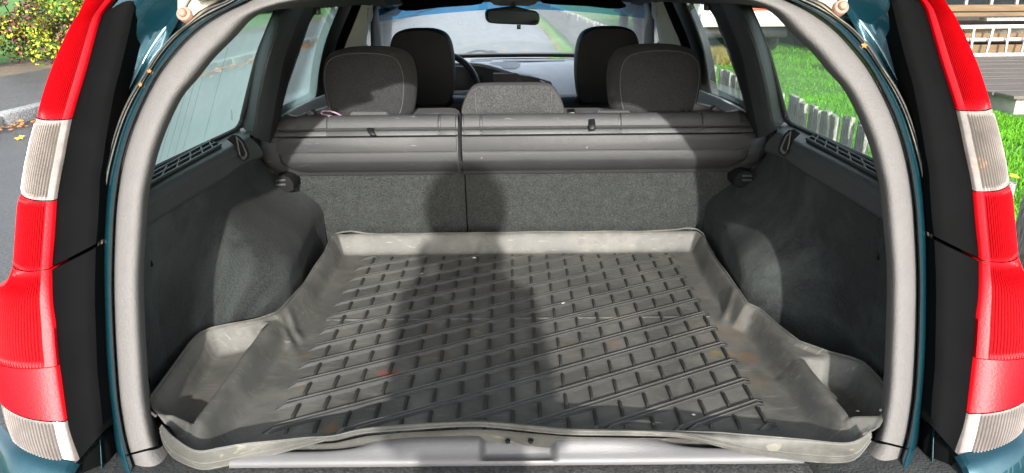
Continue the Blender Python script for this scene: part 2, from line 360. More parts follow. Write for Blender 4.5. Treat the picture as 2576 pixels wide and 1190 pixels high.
# ---- black trim strips beside the lamps, in two lengths with a joint
BO = [(352, -75), (318, -38), (285, 0), (256, 35), (244, 65), (228, 125), (213, 180), (195, 240), (178, 300), (168, 345), (158, 400), (148, 450), (139, 510), (134, 595), (129, 640), (127, 672)]
BI = [(420, -75), (385, -38), (350, 0), (333, 30), (321, 85), (302, 165), (285, 230), (272, 300), (262, 360), (255, 410), (248, 450), (246, 500), (243, 560), (238, 615)]
B2O = [(127, 681), (129, 760), (137, 820), (143, 895), (153, 970), (165, 1057), (175, 1100), (197, 1160)]
B2I = [(237, 626), (235, 720), (236, 795), (239, 875), (242, 945), (250, 1020), (256, 1090)]
def strip(name, O, I, m, back_o=.03, back_i=.05, o=0.004, bulge=.006, n=44):
    Oc = [RP(*p, o) for p in O]; Ic = [RP(*p, o) for p in I]; A, B = cr(Oc, n), cr(Ic, n)
    rows = [A + np.array([0, back_o, 0])]
    for i in range(9):
        t = i / 8; P = A * (1 - t) + B * t; r = .004 * max(0, 1 - min(t, 1 - t) * 8) ** 2
        rows.append(P + np.array([0, -bulge * math.sin(math.pi * t) + r, 0]))
    rows.append(B + np.array([0, back_i, 0]))
    R = np.array(rows); nr = len(rows); V = R.reshape(-1, 3); F = gridfaces(nr, n)
    c0 = [i * n for i in range(nr)]; c1 = [i * n + n - 1 for i in range(nr)]
    return both(name, V, F + [tuple(c0), tuple(c1[::-1])], m, car)
strip('pillar_trim_strip', BO, BI, BLACKTRIM); strip('pillar_trim_strip', B2O, B2I, BLACKTRIM, o=.0)

# ---- painted channel, seal, painted flange, grey opening trim
C_in = [(600, -32), (572, 0), (515, 22), (470, 60), (430, 92), (390, 140), (360, 190), (330, 235), (305, 285), (285, 340), (270, 390), (257, 440), (250, 490), (246, 560), (244, 640), (246, 760), (250, 880), (257, 985), (268, 1060), (278, 1120), (290, 1195), (300, 1230)]
C_out = [(440, -32), (352, 0), (333, 30), (321, 85), (302, 165), (285, 230), (272, 300), (262, 360), (254, 410), (247, 450), (244, 500), (240, 560), (235, 640), (232, 760), (234, 880), (240, 985), (247, 1060), (252, 1120), (256, 1195), (262, 1230)]
def off(L, o): return [RP(*p, o) for p in L]
def lerp2(A, B, t, na=40):
    a, b = cr([(p[0], p[1], 0) for p in A], na), cr([(p[0], p[1], 0) for p in B], na); return [tuple(q[:2]) for q in a * (1 - t) + b * t]
cm1, cm2, cm3 = lerp2(C_out, C_in, .14), lerp2(C_out, C_in, .5), lerp2(C_out, C_in, .8)
V, F = loft([off(C_out, .025), off(cm1, .028), off(cm2, .066), off(cm3, .075), off(C_in, .055)], 60, 5)
both('body_channel', V, F, PAINT, car)
S_in = [(630, -32), (595, 0), (500, 50), (450, 88), (410, 132), (375, 185), (345, 235), (320, 285), (300, 340), (285, 395), (274, 445), (267, 500), (263, 560), (260, 640), (262, 760), (266, 880), (274, 985), (283, 1060)]
S_out = C_in[:18]
V, F = loft([off(S_out, .052), off(lerp2(S_out, S_in, .1), .030), off(lerp2(S_out, S_in, .5), .027), off(lerp2(S_out, S_in, .9), .030), off(S_in, .052)], 60, 4)
both('door_seal', V, F, SEALGREY, car)
V, F = loft([off(lerp2(S_out, S_in, .30), .0262), off(lerp2(S_out, S_in, .42), .0235), off(lerp2(S_out, S_in, .55), .0262)], 60, 3)
both('seal_lip', V, F, SEALRUB, car)
G_out = [(665, -25), (630, 0), (575, 25), (525, 55), (475, 95), (435, 140), (400, 185), (370, 240), (345, 295), (325, 350), (310, 405), (300, 460), (292, 525), (288, 595), (285, 720), (289, 845), (295, 945), (302, 1020), (315, 1095), (327, 1140), (345, 1190), (362, 1225)]
P_out = S_in + [(290, 1120), (306, 1190), (318, 1225)]
V, F = loft([off(P_out, .050), off(lerp2(P_out, G_out, .12), .026), off(lerp2(P_out, G_out, .5), .012), off(lerp2(P_out, G_out, .88), .028), off(G_out, .050)], 70, 5)
both('painted_flange', V, F, PAINT, car)
G_in = [(800, 0), (720, 12), (644, 40), (590, 95), (540, 145), (500, 195), (465, 235), (440, 280), (420, 325), (400, 380), (385, 440), (375, 490), (367, 595), (361, 695), (363, 795), (368, 895), (375, 995), (388, 1075), (402, 1120)]
Gt = G_out[:20]
def opentrim(Go, Gi, name, m, n=70):
    curves = [off(Go, .046), off(lerp2(Go, Gi, .02), .034), off(lerp2(Go, Gi, .15), .024), off(lerp2(Go, Gi, .48), .018), off(lerp2(Go, Gi, .76), .024), off(lerp2(Go, Gi, .93), .046), off(Gi, .090), [p + Vector((-.030, .055, 0)) for p in off(Gi, .09)], [p + Vector((-.075, .085, 0)) for p in off(Gi, .09)]]
    V, F = loft(curves, n, 6); return both(name, V, F, m, car)
opentrim(Gt, G_in, 'opening_trim', TRIM)
# lower corner pieces running under the boot lip
K_out = [(329, 1145), (346, 1190), (372, 1235), (420, 1275), (520, 1300)]
K_in = [(404, 1125), (420, 1150), (445, 1172), (480, 1184), (545, 1189)]
V, F = loft([off(K_out, .046), off(lerp2(K_out, K_in, .04), .034), off(lerp2(K_out, K_in, .5), .030), off(K_in, .055), [p + Vector((0, .06, -.01)) for p in off(K_in, .06)]], 24, 5)
both('opening_trim_corner', V, F, TRIM, car)
# grey top of the opening (joins the two sides above the picture)
topc = [RP(800, 0, .12), Vector((-.16, 1.26, 1.298)), Vector((.16, 1.26, 1.298)), mx(RP(800, 0, .12))]
topo = [RP(665, -25, .05), Vector((-.2, 1.22, 1.345)), Vector((.2, 1.22, 1.345)), mx(RP(665, -25, .05))]
V, F = loft([topo, [(a + b) / 2 + Vector((0, -.012, 0)) for a, b in zip(topo, topc)], topc, [p + Vector((0, .12, .02)) for p in topc]], 30, 4); obj('opening_trim_header', V, F, TRIM, car)
rr_ = [Vector((.625 * t, 1.151, 1.285 - .05 * max(0, abs(t) - .9) * 10 + .10 * (1 - abs(t) ** 3) + .001)) for t in np.linspace(-1, 1, 13)]
V, F = loft([rr_, [Vector((p.x * .98, 1.165, p.z - .025)) for p in rr_], [Vector((p.x * .96, 1.215, p.z - .055)) for p in rr_], [Vector((p.x * .95, 1.235, p.z - .088)) for p in rr_]], 40, 3); obj('roof_rear_edge', V, F, PAINT, car)
# ---- hinges with cream sealant and rusty bolts
for sgn in (1, -1):
    f = (lambda p: p) if sgn > 0 else mx
    poly = [(446, -30), (446, 20), (450, 42), (462, 55), (472, 52), (500, 28), (540, 6), (575, -30)]
    hin = slab('tailgate_hinge', [f(RP(x, y, .045)) for x, y in poly], Vector((0, .03, 0)), CREAM, car, .002)
    c = f(RP(464, 36, .04)); lathe('bolt', [(.0115, .012), (.0115, -.003), (.0105, -.0045), (.0066, -.0048), (.0066, -.009), (.005, -.011), (.001, -.0113)], c, (0, 1, -.39), RUSTB, hin, 20)
    slab('hinge_arm', [f(RP(x, y, .02)) for x, y in [(480, -34), (488, 0), (508, 4), (545, -6), (560, -34)]], Vector((0, .02, 0)), BLACK, hin, .002)
# ---- bumper corners and quarter panel below the lamps
Q = [[(-60, 1080), (30, 1104), (110, 1140), (192, 1168), (256, 1092)]]
cornL = [RP(-40, 1030, .10), RP(29, 1106, .012), RP(75, 1128, -.006), RP(135, 1152, -.010), RP(190, 1170, -.008), RP(202, 1176, .02)]
rows = [[p + Vector((0, .004, 0)) for p in cornL], [p + Vector((-.002, -.018, -.012)) for p in cornL], [p + Vector((-.008, -.034, -.05)) for p in cornL], [p + Vector((-.012, -.042, -.12)) for p in cornL], [p + Vector((-.012, -.04, -.26)) for p in cornL]]
V, F = loft(rows, 26, 5); both('bumper_corner', V, F, PAINT, car)
# dark filler between the bumper corner and the opening
fl = [RP(202, 1172, .012), RP(225, 1135, .02), RP(258, 1092, .03), RP(275, 1120, .05), RP(296, 1235, .055), RP(215, 1250, .02)]
for s in (0, 1): slab('corner_filler', fl, Vector((0, .03, 0)), BLACKTRIM, car, .003, mirror=bool(s))

# ---- boot sill: carpet, grey plastic loading edge with a grip, rubber gap
sillx = np.linspace(-.44, .44, 45); V = []; prof = [(.957, .594), (.950, .612), (.935, .622), (.915, .623), (.901, .617), (.8935, .608), (.8945, .596)]
hx0, hx1 = aZ(1212, 1130, .63).x, aZ(1395, 1130, .63).x
Vt, prof2 = [], cr([(0, a, b) for a, b in prof], 26)[:, 1:]
xs = sorted(set(list(np.linspace(-.425, .425, 60)) + list(np.linspace(hx0 - .012, hx0 + .012, 7)) + list(np.linspace(hx1 - .012, hx1 + .012, 7))))
for x in xs:
    for yy, zz in prof2:
        m_ = ss(hx0 - .006, hx0 + .006, x) * (1 - ss(hx1 - .006, hx1 + .006, x)) * ss(.930, .922, yy) * ss(.8945, .899, yy)
        lo = ss(.20, .32, abs(x)) * ss(.908, .922, yy)
        hi = .012 * (1 - ss(.12, .30, abs(x))) * ss(.900, .915, yy) * ss(.957, .948, yy)
        Vt.append((x, yy + .012 * m_, .594 + (zz - .594) * (1 - lo) - .010 * m_ + hi))
obj('sill_trim', Vt, gridfaces(len(xs), len(prof2)), SILLP, car, angle=60)
for px in (1277, 1335):
    c = aZ(px, 1109, .6345); lathe('screw', [(.0042, -.002), (.0042, .001), (.003, .0018), (.0028, .0004), (.0005, .0004)], c, (0, -.25, 1), BLACK, car, 12)
V = []; xs = np.linspace(-.58, .58, 30); pr = [(.905, .602), (.893, .604), (.872, .604), (.862, .598), (.856, .57), (.856, .45)]
for x in xs:
    for yy, zz in pr: V.append((x * .74, yy, zz))
obj('sill_carpet', V, gridfaces(30, len(pr)), SILLC, car, angle=60)
V = []; pr = [(.838, .585), (.826, .588), (.815, .58), (.81, .52), (.80, .40)]
for x in xs:
    for yy, zz in pr: V.append((x * 1.02, yy + .05 * (abs(x) / .58) ** 6, zz))
obj('rear_bumper', V, gridfaces(30, len(pr)), PAINT, car, angle=60)

# ---- load floor under the mat
obj('load_floor', [(-.68, .88, .586), (.68, .88, .586), (.68, 2.0, .586), (-.68, 2.0, .586), (-.68, .88, .56), (.68, .88, .56), (.68, 2.0, .56), (-.68, 2.0, .56)], [(0, 1, 2, 3), (7, 6, 5, 4), (0, 4, 5, 1), (2, 6, 7, 3)], CARPETS, car, smooth=False)

# ---- carpeted boot sides with wheel-arch bulges (a surface over the (Y,z) wall grid)
ys = np.linspace(1.085, 1.90, 110); zs = np.linspace(.575, .915, 46); V = []
for yy in ys:
    for zz in zs:
        arch = ss(1.20, 1.46, yy)                                   # how far the bulge has grown towards the seat
        top = .60 + (.21 * ss(1.12, 1.50, yy))                      # its height
        g = 1 - ss(top - .12, top + .05, zz)
        x = .628 + .034 * ss(1.45, 1.84, yy) - .022 * ss(.75, .9, zz) * (1 - ss(1.5, 1.8, yy)) - .135 * arch * g - .02 * g * ss(1.5, 1.85, yy) * 0
        x += .012 * ss(1.6, 1.9, yy) * (1 - g)
        sj = abs(yy - (1.165 - (zz - .6) * .12)); x += .004 * math.exp(-(sj / .004) ** 2)   # joint of the access panel
        x += .0025 * noise.noise((yy * 11, zz * 11, 3))
        V.append((-x, yy, zz))
both('side_carpet', V, gridfaces(len(ys), len(zs)), CARPETS, car, angle=80)
for f in (lambda p: p, mx):
    slab('panel_handle', [f(aX(x, y, -.624)) for x, y in [(364, 650), (395, 622), (404, 626), (402, 645), (372, 672), (364, 668)]], f(Vector((.008, 0, 0))), BLACKTRIM, car, .002)

from mathutils.bvhtree import BVHTree
def raycast_on(o, pts, lift=.002):
    me = o.data; of = ORG[o.name]
    bv = BVHTree.FromPolygons([v.co + of for v in me.vertices], [p.vertices[:] for p in me.polygons]); out = []
    cx_, cy_ = sum(p[0] for p in pts) / len(pts), sum(p[1] for p in pts) / len(pts)
    for x, y in pts:
        for k in range(20):
            d = Vector(ray(x + (cx_ - x) * k * .02, y + (cy_ - y) * k * .02)); h = bv.ray_cast(Vector(CO), d)
            if h[0]: break
        out.append(h[0] + Vector((0, -lift, lift)) if h[0] else None)
    return out
# ---- belt trims with air outlet and lashing pocket
T = [SP(378, 424), SP(392, 417), SP(450, 390), SP(520, 357), SP(585, 327), SP(612, 322)]
T2 = [p + Vector((.022, 0, -.004)) for p in T]
Rg = [aX(360, 486, -.598), aX(374, 478, -.598), aX(425, 449, -.598), aX(482, 418, -.598), aX(563, 376, -.598), aX(628, 342, -.598)]
Bt = [aX(350, 584, -.600), aX(373, 569, -.600), aX(425, 535, -.600), aX(482, 499, -.600), aX(563, 450, -.600), aX(615, 412, -.600), aX(660, 394, -.600)]
Bm = [(a + b) / 2 + Vector((.008, 0, 0)) for a, b in zip(Rg, [Bt[0], Bt[1], Bt[2], Bt[3], Bt[4], Bt[6]])]
ext = lambda L: [L[0] + (L[0] - L[1]).normalized() * .03] + list(L)
T, T2, Rg, Bt, Bm = ext(T), ext(T2), ext(Rg), ext(Bt), ext(Bm)
Rg2 = [p + Vector((.010, 0, -.014)) for p in Rg]
V, F = loft([T, T2, Rg, Rg2, Bm, Bt, [p + Vector((-.04, 0, -.01)) for p in Bt]], 40, 4)
belts = both('belt_trim', V, F, TRIMD, car)
# end cap of the belt trim against the C-pillar
def side_xform(p, sgn): return Vector(p) if sgn > 0 else mx(p)
for sgn, belt in ((1, belts[0]), (-1, belts[1])):
    S = lambda p, s=sgn: side_xform(p, s)
    # air outlet: dark slot, a long bar, cross bars, framed rim
    q = raycast_on(belts[0], [(392, 440), (533, 361), (557, 371), (386, 466)], 0); e_ = (q[0] - q[1]) * .10; q[0] = q[0] + e_; q[3] = q[3] + e_
    nrm = ((q[1] - q[0]).cross(q[3] - q[0])).normalized(); nrm = nrm if nrm.z > 0 else -nrm
    up = nrm * .004
    q = [p + up for p in q]
    vent = slab('air_outlet', [S(p) for p in q], S(nrm * -.012), VOID, belt, 0)
    fr = [p + nrm * .002 for p in q] + [p + nrm * .002 for p in q][:1]
    V, F = tube([S(p) for p in fr], .0028, 6); obj('outlet_rim', V, F, TRIMD, belt)
    qa = [p + nrm * .002 for p in q]
    for a, b, r in [((qa[0] + qa[3]) / 2, (qa[1] + qa[2]) / 2, .0026)]:
        V, F = tube([S(a), S(b)], r, 6); obj('outlet_bar', V, F, TRIMD, belt)
    for t in (.02, .20, .38, .56, .74, .90):
        a = qa[0].lerp(qa[1], t + .06); b = qa[3].lerp(qa[2], t - .02) if t > .02 else qa[3].lerp(qa[2], .0)
        V, F = tube([S(a), S(b)], .0018, 6); obj('outlet_bar', V, F, TRIMD, belt)
    # lashing pocket: recess, bright curved guide, pin
    pk = [aX(570, 350, -.588), aX(582, 339, -.588), aX(596, 341, -.588), aX(608, 352, -.588), aX(617, 368, -.588), aX(624, 388, -.588), aX(622, 398, -.588), aX(612, 405, -.588), aX(602, 392, -.588), aX(588, 366, -.588)]
    slab('lashing_pocket', [S(p) for p in pk], S(Vector((.004, 0, 0))), VOID, belt, .0008)
    V, F = loft([[S(aX(x, y, -.582)) for x, y in [(594, 342), (608, 356), (616, 372), (622, 386), (620, 396), (611, 402), (603, 390)]], [S(aX(x, y, -.584)) for x, y in [(594, 346), (605, 358), (612, 373), (617, 385), (615, 391), (609, 395), (605, 388)]]], 24, 2); obj('pocket_guide', V, F, SILLP, belt)
    V, F = tube([S(aX(595, 345, -.580)), S(aX(600, 375, -.580)), S(aX(604, 390, -.580))], .0016, 6); obj('pocket_pin', V, F, SILLP, belt)

# ---- C-pillar trims, door seals with pillar shade coloured in
cl = [SP(607, 318, .012), SP(611, 300, .008), SP(624, 240, .008), SP(645, 150, .008), SP(668, 85, .008), SP(688, 38, .008), SP(700, 18, .008), SP(712, -20, .008)]
cm = [SP(640, 345, .05), SP(648, 300, .05), SP(656, 240, .048), SP(676, 150, .045), SP(698, 85, .04), SP(716, 38, .036), SP(728, 18, .034), SP(740, -20, .03)]
cg = [SP(676, 360, .060), SP(686, 300, .060), SP(697, 240, .058), SP(715, 150, .055), SP(738, 85, .05), SP(756, 38, .045), SP(766, 18, .042), SP(778, -20, .04)]
cb = [SP(698, 360, .045), SP(704, 290, .045), SP(719, 228, .045), SP(740, 150, .045), SP(765, 82, .042), SP(784, 46, .04), SP(797, 26, .038), SP(806, -20, .035)]
V, F = loft([cl, cm, cg], 40, 5); both('c_pillar_trim', V, F, TRIMD, car)
V, F = loft([cg, [(a + b) / 2 + Vector((.006, 0, 0)) for a, b in zip(cg, cb)], cb, [p + Vector((-.05, .03, 0)) for p in cb]], 40, 4); both('door_aperture_seal_shade', V, F, SEALRUB, car)  # black strip: part real seal, part pillar shade put into the colour
# black edge of the fixed rear side window
we = [SP(374, 430, .002), SP(392, 420, .002), SP(450, 392, .002), SP(520, 359, .002), SP(575, 333, .002), SP(592, 322, .002), SP(601, 305, .002), SP(612, 260, .002), SP(640, 150, .002), SP(664, 85, .002), SP(684, 38, .002), SP(698, 5, .002), SP(708, -20, .002)]
V, F = tube([p + Vector((.006, 0, 0)) for p in we], .0062, 8, 60); both('window_seal', V, F, SEALRUB, car)
# ---- fixed rear side windows
qw = [SP(374, 432), SP(450, 395), SP(520, 362), SP(588, 330), SP(606, 300), SP(645, 150), SP(688, 45), SP(712, -20), SP(600, -20), SP(440, 60), SP(340, 300)]
qo = [p + Vector((0, 0, 0)) for p in qw]
for sgn in (1, -1):
    w = obj('quarter_window', [side_xform(p, sgn) for p in qo], [tuple(range(len(qo)))], GLASS_L if sgn > 0 else GLASS_R, car, smooth=False)
    for a, b in [((401, 406), (442, 262)), ((420, 397), (470, 220)), ((440, 388), (492, 196)), ((460, 378), (516, 170)), ((512, 354), (573, 120))]:
        V, F = tube([side_xform(SP(*a, .003), sgn), side_xform(SP(*b, .003), sgn)], .00022, 4); obj('aerial_wire', V, F, SEALRUB, w)
    # the maker's etched mark, a few illegible strokes
    for k in range(6):
        V, F = tube([side_xform(SP(580.5 + k * .3, 277 + k * 4.6, .003), sgn), side_xform(SP(584 + k * .3, 279 + k * 4.6, .003), sgn)], .0006, 4); obj('etched_stroke', V, F, SEALRUB, w)

# ---- rear door windows, frames, B-pillars, A-pillars: strips along the glasshouse plane
dw = [SP(700, 292), SP(719, 225), SP(739, 150), SP(764, 78), SP(790, 30), SP(800, 10), SP(866, 5), SP(850, 45), SP(824, 125), SP(808, 175), SP(796, 250)]
for sgn in (1, -1): obj('rear_door_window', [side_xform(p, sgn) for p in dw], [tuple(range(len(dw)))], GLASS_L if sgn > 0 else GLASS_R, car, smooth=False)
def sstrip(name, A, B, m, bulge=.008, oa=.004, ob=.004, n=16, sub=5, ret=True):
    a = [SP(*p, oa) for p in A]; b = [SP(*p, ob) for p in B]
    k = len(a); mid = [(p + q) / 2 + Vector((bulge, 0, 0)) for p, q in zip(a, b)]
    curves = [[p + Vector((-.03, 0, 0)) for p in a], a, mid, b] + ([[p + Vector((-.03, .01, 0)) for p in b]] if ret else [])
    V, F = loft(curves, n, sub); return both(name, V, F, m, car)
def dbl(name, A, M, B, m1):
    return sstrip(name, A, B, m1)
sstrip('rear_door_frame', [(770, 330), (797, 245), (806, 178), (818, 120), (834, 72), (856, 20), (862, 5)], [(800, 330), (818, 250), (830, 178), (842, 120), (860, 72), (882, 20), (888, 5)], SEALRUB, .012)
sstrip('b_pillar_seal', [(802, 330), (820, 250), (832, 178), (844, 120), (862, 72), (884, 20), (890, 5)], [(822, 330), (838, 250), (850, 178), (864, 120), (884, 72), (904, 20), (910, 5)], BLACKTRIM, .014, .006, .02)
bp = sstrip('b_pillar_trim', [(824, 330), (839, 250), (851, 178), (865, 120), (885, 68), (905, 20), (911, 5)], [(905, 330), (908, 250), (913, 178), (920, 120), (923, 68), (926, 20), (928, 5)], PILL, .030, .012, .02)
for f in (lambda p: p, mx):
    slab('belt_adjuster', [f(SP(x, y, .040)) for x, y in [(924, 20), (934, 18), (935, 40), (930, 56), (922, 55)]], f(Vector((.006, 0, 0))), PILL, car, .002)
sstrip('front_door_frame', [(940, 330), (938, 250), (937, 178), (937, 120), (936, 60), (938, 22), (945, 5)], [(968, 330), (966, 250), (964, 178), (964, 120), (963, 60), (958, 28), (950, 5)], SEALRUB, .012)
sstrip('a_pillar_trim', [(969, 330), (967, 250), (965, 178), (965, 120), (964, 60), (960, 25), (955, -10)], [(975, 330), (977, 250), (979, 178), (981, 120), (985, 65), (988, 40), (990, 10)], HEADL, .012)
for sgn in (1, -1):
    fw = [SP(830, 330), SP(868, 120), SP(905, 15), SP(935, 10), SP(968, 18), SP(966, 130), SP(966, 330)]
    obj('front_door_window', [side_xform(p, sgn) for p in fw], [tuple(range(len(fw)))], GLASS_L if sgn > 0 else GLASS_R, car, smooth=False)
# door cards (pale ledge under the rear door glass)
la = [SP(690, 300, .004), SP(745, 268, .004), SP(794, 246, .004), SP(830, 228, .004), SP(900, 195, .004)]
lb = [SP(690, 330, .05), SP(765, 285, .05), SP(820, 258, .05), SP(860, 238, .05), SP(920, 205, .05)]
lc = [p + Vector((.01, 0, -.30)) for p in lb]
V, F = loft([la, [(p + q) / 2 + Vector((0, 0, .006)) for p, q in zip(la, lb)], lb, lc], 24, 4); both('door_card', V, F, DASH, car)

# ---- headliner, roof rails, header, visors, console
V = []; ny_, nx_ = 24, 25
for yy in np.linspace(1.24, 3.22, ny_):
    for t in np.linspace(-1, 1, nx_):
        w = .575 - .02 * ss(2.4, 3.2, yy); zc = 1.318 - .10 * ss(2.7, 3.25, yy) - .01 * ss(1.6, 1.2, yy); ze = 1.222 - .012 * ss(2.2, 3.2, yy)
        V.append((w * t, yy, ze + (zc - ze) * (1 - abs(t) ** 3.2)))
obj('headliner', V, gridfaces(ny_, nx_), HEADL, car)
rl = [SP(640, 30, .035), SP(700, 22, .035), SP(750, 18, .035), SP(797, 19, .035), SP(860, 15, .035), SP(905, 12, .03), SP(938, 15, .03), SP(965, 18, .03), SP(990, 40, .03)]
V, F = loft([[p + Vector((-.05, 0, .03)) for p in rl], rl, [p + Vector((.03, 0, .012)) for p in rl], [p + Vector((.08, 0, .06)) for p in rl]], 40, 4); both('roof_rail_trim', V, F, HEADL, car)
for f in (lambda p: p, mx):
    c = f(SP(799, 28, .05)); box('coat_hook', c, (.012, .03, .018), BLACK, car, bev=.004)
    slab('grab_handle', [f(SP(x, y, .05)) for x, y in [(965, 0), (985, 0), (1000, 14), (998, 22), (990, 22), (975, 8)]], f(Vector((.012, 0, 0))), HEADL, car, .003)
for f in (lambda p: p, mx):
    vis = [(990, -12), (1015, 10), (1001, 20), (1002, 24.5), (1020, 28), (1047, 27), (1100, 20), (1187, 14), (1212, 10), (1218, 2), (1218, -14)]
    slab('sun_visor', [f(aY(x, y, 3.02)) for x, y in vis], Vector((0, .02, .004)), BLACKTRIM, car, .006)
slab('roof_console', [aY(x, y, 2.98) for x, y in [(1228, -16), (1232, 4), (1244, 13), (1262, 15), (1330, 15), (1344, 12), (1354, 3), (1358, -16)]], Vector((0, .16, 0)), HEADL, car, .006)

# ---- windscreen with a blue shade band, frit line, wipers
base = [(-.66, 3.70, .93), (-.36, 3.95, .925), (0, 4.03, .922), (.36, 3.95, .925), (.66, 3.70, .93)]
topw = [(-.55, 3.10, 1.175), (-.30, 3.21, 1.205), (0, 3.25, 1.222), (.30, 3.21, 1.205), (.55, 3.10, 1.175)]
bc, tcv = cr(base, 25), cr(topw, 25)
def wsrow(t): return bc * (1 - t) + tcv * t + np.array([0, .03 * math.sin(math.pi * t), .012 * math.sin(math.pi * t)])
rows = [wsrow(t) for t in np.linspace(0, .865, 8)]; obj('windscreen', np.array(rows).reshape(-1, 3), gridfaces(8, 25), GLASS_W, car)
rows = [wsrow(t) for t in np.linspace(.865, 1.12, 4)]; obj('shade_band', np.array(rows).reshape(-1, 3), gridfaces(4, 25), GLASS_B, car)
V, F = tube([Vector(p) + Vector((0, -.012, .004)) for p in wsrow(.02)], .013, 6); obj('windscreen_seal', V, F, SEALRUB, car)
wip = obj('wiper', *tube([aY(1172, 137, 4.06), aY(1180, 133, 4.06), aY(1196, 129, 4.07), aY(1212, 128, 4.07), aY(1226, 131, 4.07)], .006, 6, 20), BLACK, car)
slab('wiper_pivot', [aY(x, y, 4.09) for x, y in [(1219, 138), (1222, 131), (1228, 128), (1240, 127), (1248, 130), (1254, 136), (1256, 141), (1220, 142)]], Vector((0, .03, 0)), BLACK, wip, .004)
obj('wiper', *tube([aY(1436, 141, 4.06), aY(1446, 136, 4.06), aY(1470, 133, 4.06), aY(1520, 133, 4.0)], .006, 6, 20), BLACK, car)

# ---- interior mirror
mirx = [(1224, 28), (1230, 24), (1245, 21), (1268, 18), (1280, 16), (1300, 16), (1315, 20), (1335, 25), (1350, 28), (1357, 36), (1359, 48), (1356, 60), (1348, 64), (1300, 62), (1250, 60), (1232, 58), (1225, 50), (1223, 38)]
my = lambda x, y: 2.92 - (x - 1290) * .00021 - (y - 44) * .0001
mir = slab('rear_view_mirror', [aY(x, y, my(x, y)) for x, y in mirx], Vector((-.008, .035, 0)), BLACK, car, .006)
mg = [(1228, 30), (1236, 27), (1290, 27), (1348, 32), (1354, 40), (1353, 56), (1346, 60), (1290, 57), (1240, 56), (1231, 53), (1228, 46)]
mirror_m = mat('mirror_glass', (.75, .82, .8), .02, metal=1.0, var=.0)
slab('mirror_glass', [aY(x, y, my(x, y) - .003) for x, y in mg], Vector((-.0005, .002, 0)), mirror_m, mir, 0)
obj('mirror_stem', *tube([aY(1290, 20, 2.94), aY(1291, 10, 3.0), aY(1292, 2, 3.08)], .011, 8), BLACK, mir)
box('dimming_tab', aY(1305, 68, 2.925), (.016, .012, .016), BLACK, mir, bev=.003)

# ---- dashboard
A_ = [aY(x, y, 3.93) for x, y in [(960, 158), (1100, 153), (1175, 150), (1300, 149), (1460, 148), (1540, 149), (1630, 154)]]
A2 = [p + Vector((0, -.05, -.004)) for p in A_]
B_ = [aY(960, 168, 3.55), aY(1120, 158, 3.55), aY(1207, 158, 3.55), aY(1297, 181, 3.42), aY(1352, 193, 3.42), aY(1400, 232, 3.36), aY(1470, 290, 3.28)]
B_.append(aY(1640, 300, 3.28)); A_.append(A_[-1] + Vector((.05, 0, 0))); A2.append(A2[-1] + Vector((.05, 0, 0)))
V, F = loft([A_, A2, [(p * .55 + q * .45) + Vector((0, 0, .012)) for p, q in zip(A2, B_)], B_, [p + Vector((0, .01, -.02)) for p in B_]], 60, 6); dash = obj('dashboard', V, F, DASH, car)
dz = [p + Vector((0, -.004, -.018)) for p in B_]
V, F = loft([dz, [p + Vector((0, -.02, -.08)) for p in dz], [p + Vector((0, -.06, -.32)) for p in dz]], 40, 3, False); obj('fascia', V, F, DASHD, dash)
def dpt(x, y, o=0):                                   # a point on the dash top: found by a ray against the built surface
    return aY(x, y, 3.72) + Vector((0, 0, o))
ctr = [aY(x, y, 3.40) for x, y in [(1240, 186), (1297, 184), (1352, 196), (1386, 207), (1396, 226), (1396, 300), (1240, 300)]]
cs = slab('centre_stack', ctr, Vector((0, .06, 0)), DASHD, dash, .004)
for x0, x1 in ((1241, 1284), (1298, 1340)): slab('air_vent', [aY(x, y, 3.395) for x, y in [(x0, 213), (x1, 213), (x1, 224), (x0, 224)]], Vector((0, .02, 0)), VOID, dash, .002)
slab('hazard_switch', [aY(x, y, 3.396) for x, y in [(1298, 206), (1312, 208), (1305, 198)]], Vector((0, .01, 0)), mat('dark_red_switch', (.10, .01, .015), .4), dash, .001)
# speaker grille lies on the dash top
g = [p for p in raycast_on(dash, [(1228, 166), (1232, 160), (1245, 157), (1310, 156), (1308, 168), (1297, 174), (1275, 174), (1240, 170)]) if p]
if len(g) > 3: slab('speaker_grille', g, Vector((0, 0, .001)), DASHG, dash, 0)
for a, b in ((1185, 1238), (1266, 1420)):
    g = [p for p in raycast_on(dash, [(a, 153), (b, 152), (b, 154.5), (a, 155.5)]) if p]
    if len(g) == 4: slab('demister_slot', g, Vector((0, 0, .001)), DASHG, dash, 0)
# ---- steering wheel
cw = aY(1098, 232, 3.30); axw = Vector((0, -.88, .47)).normalized(); ua = Vector((1, 0, 0)); ub = axw.cross(ua)
ringp = [cw + (ua * math.cos(t) + ub * math.sin(t)) * .188 for t in np.linspace(0, 2 * math.pi, 64, endpoint=False)]
sw = obj('steering_wheel', *tube(ringp, .015, 10, closed=True), BLACK, car)
bm = bmesh.new(); boxbm(bm, cw - axw * .03, (.15, .13, .05), Matrix((ua, ub, axw)).transposed(), .03, 4); obm('hub', bm, BLACK, sw)
for t in (0, math.pi, math.pi * 1.35, math.pi * 1.65):
    d = ua * math.cos(t) + ub * math.sin(t); obj('spoke', *tube([cw + d * .05 - axw * .03, cw + d * .11 - axw * .02, cw + d * .18], [.016, .013, .011], 8), BLACK if t > 3.2 else DASHG, sw)
binn = [aY(x, y, 3.5) for x, y in [(985, 235), (990, 185), (1040, 168), (1110, 163), (1170, 168), (1205, 190), (1215, 235)]]
slab('instrument_binnacle', binn, Vector((0, .08, 0)), DASHD, dash, .01)
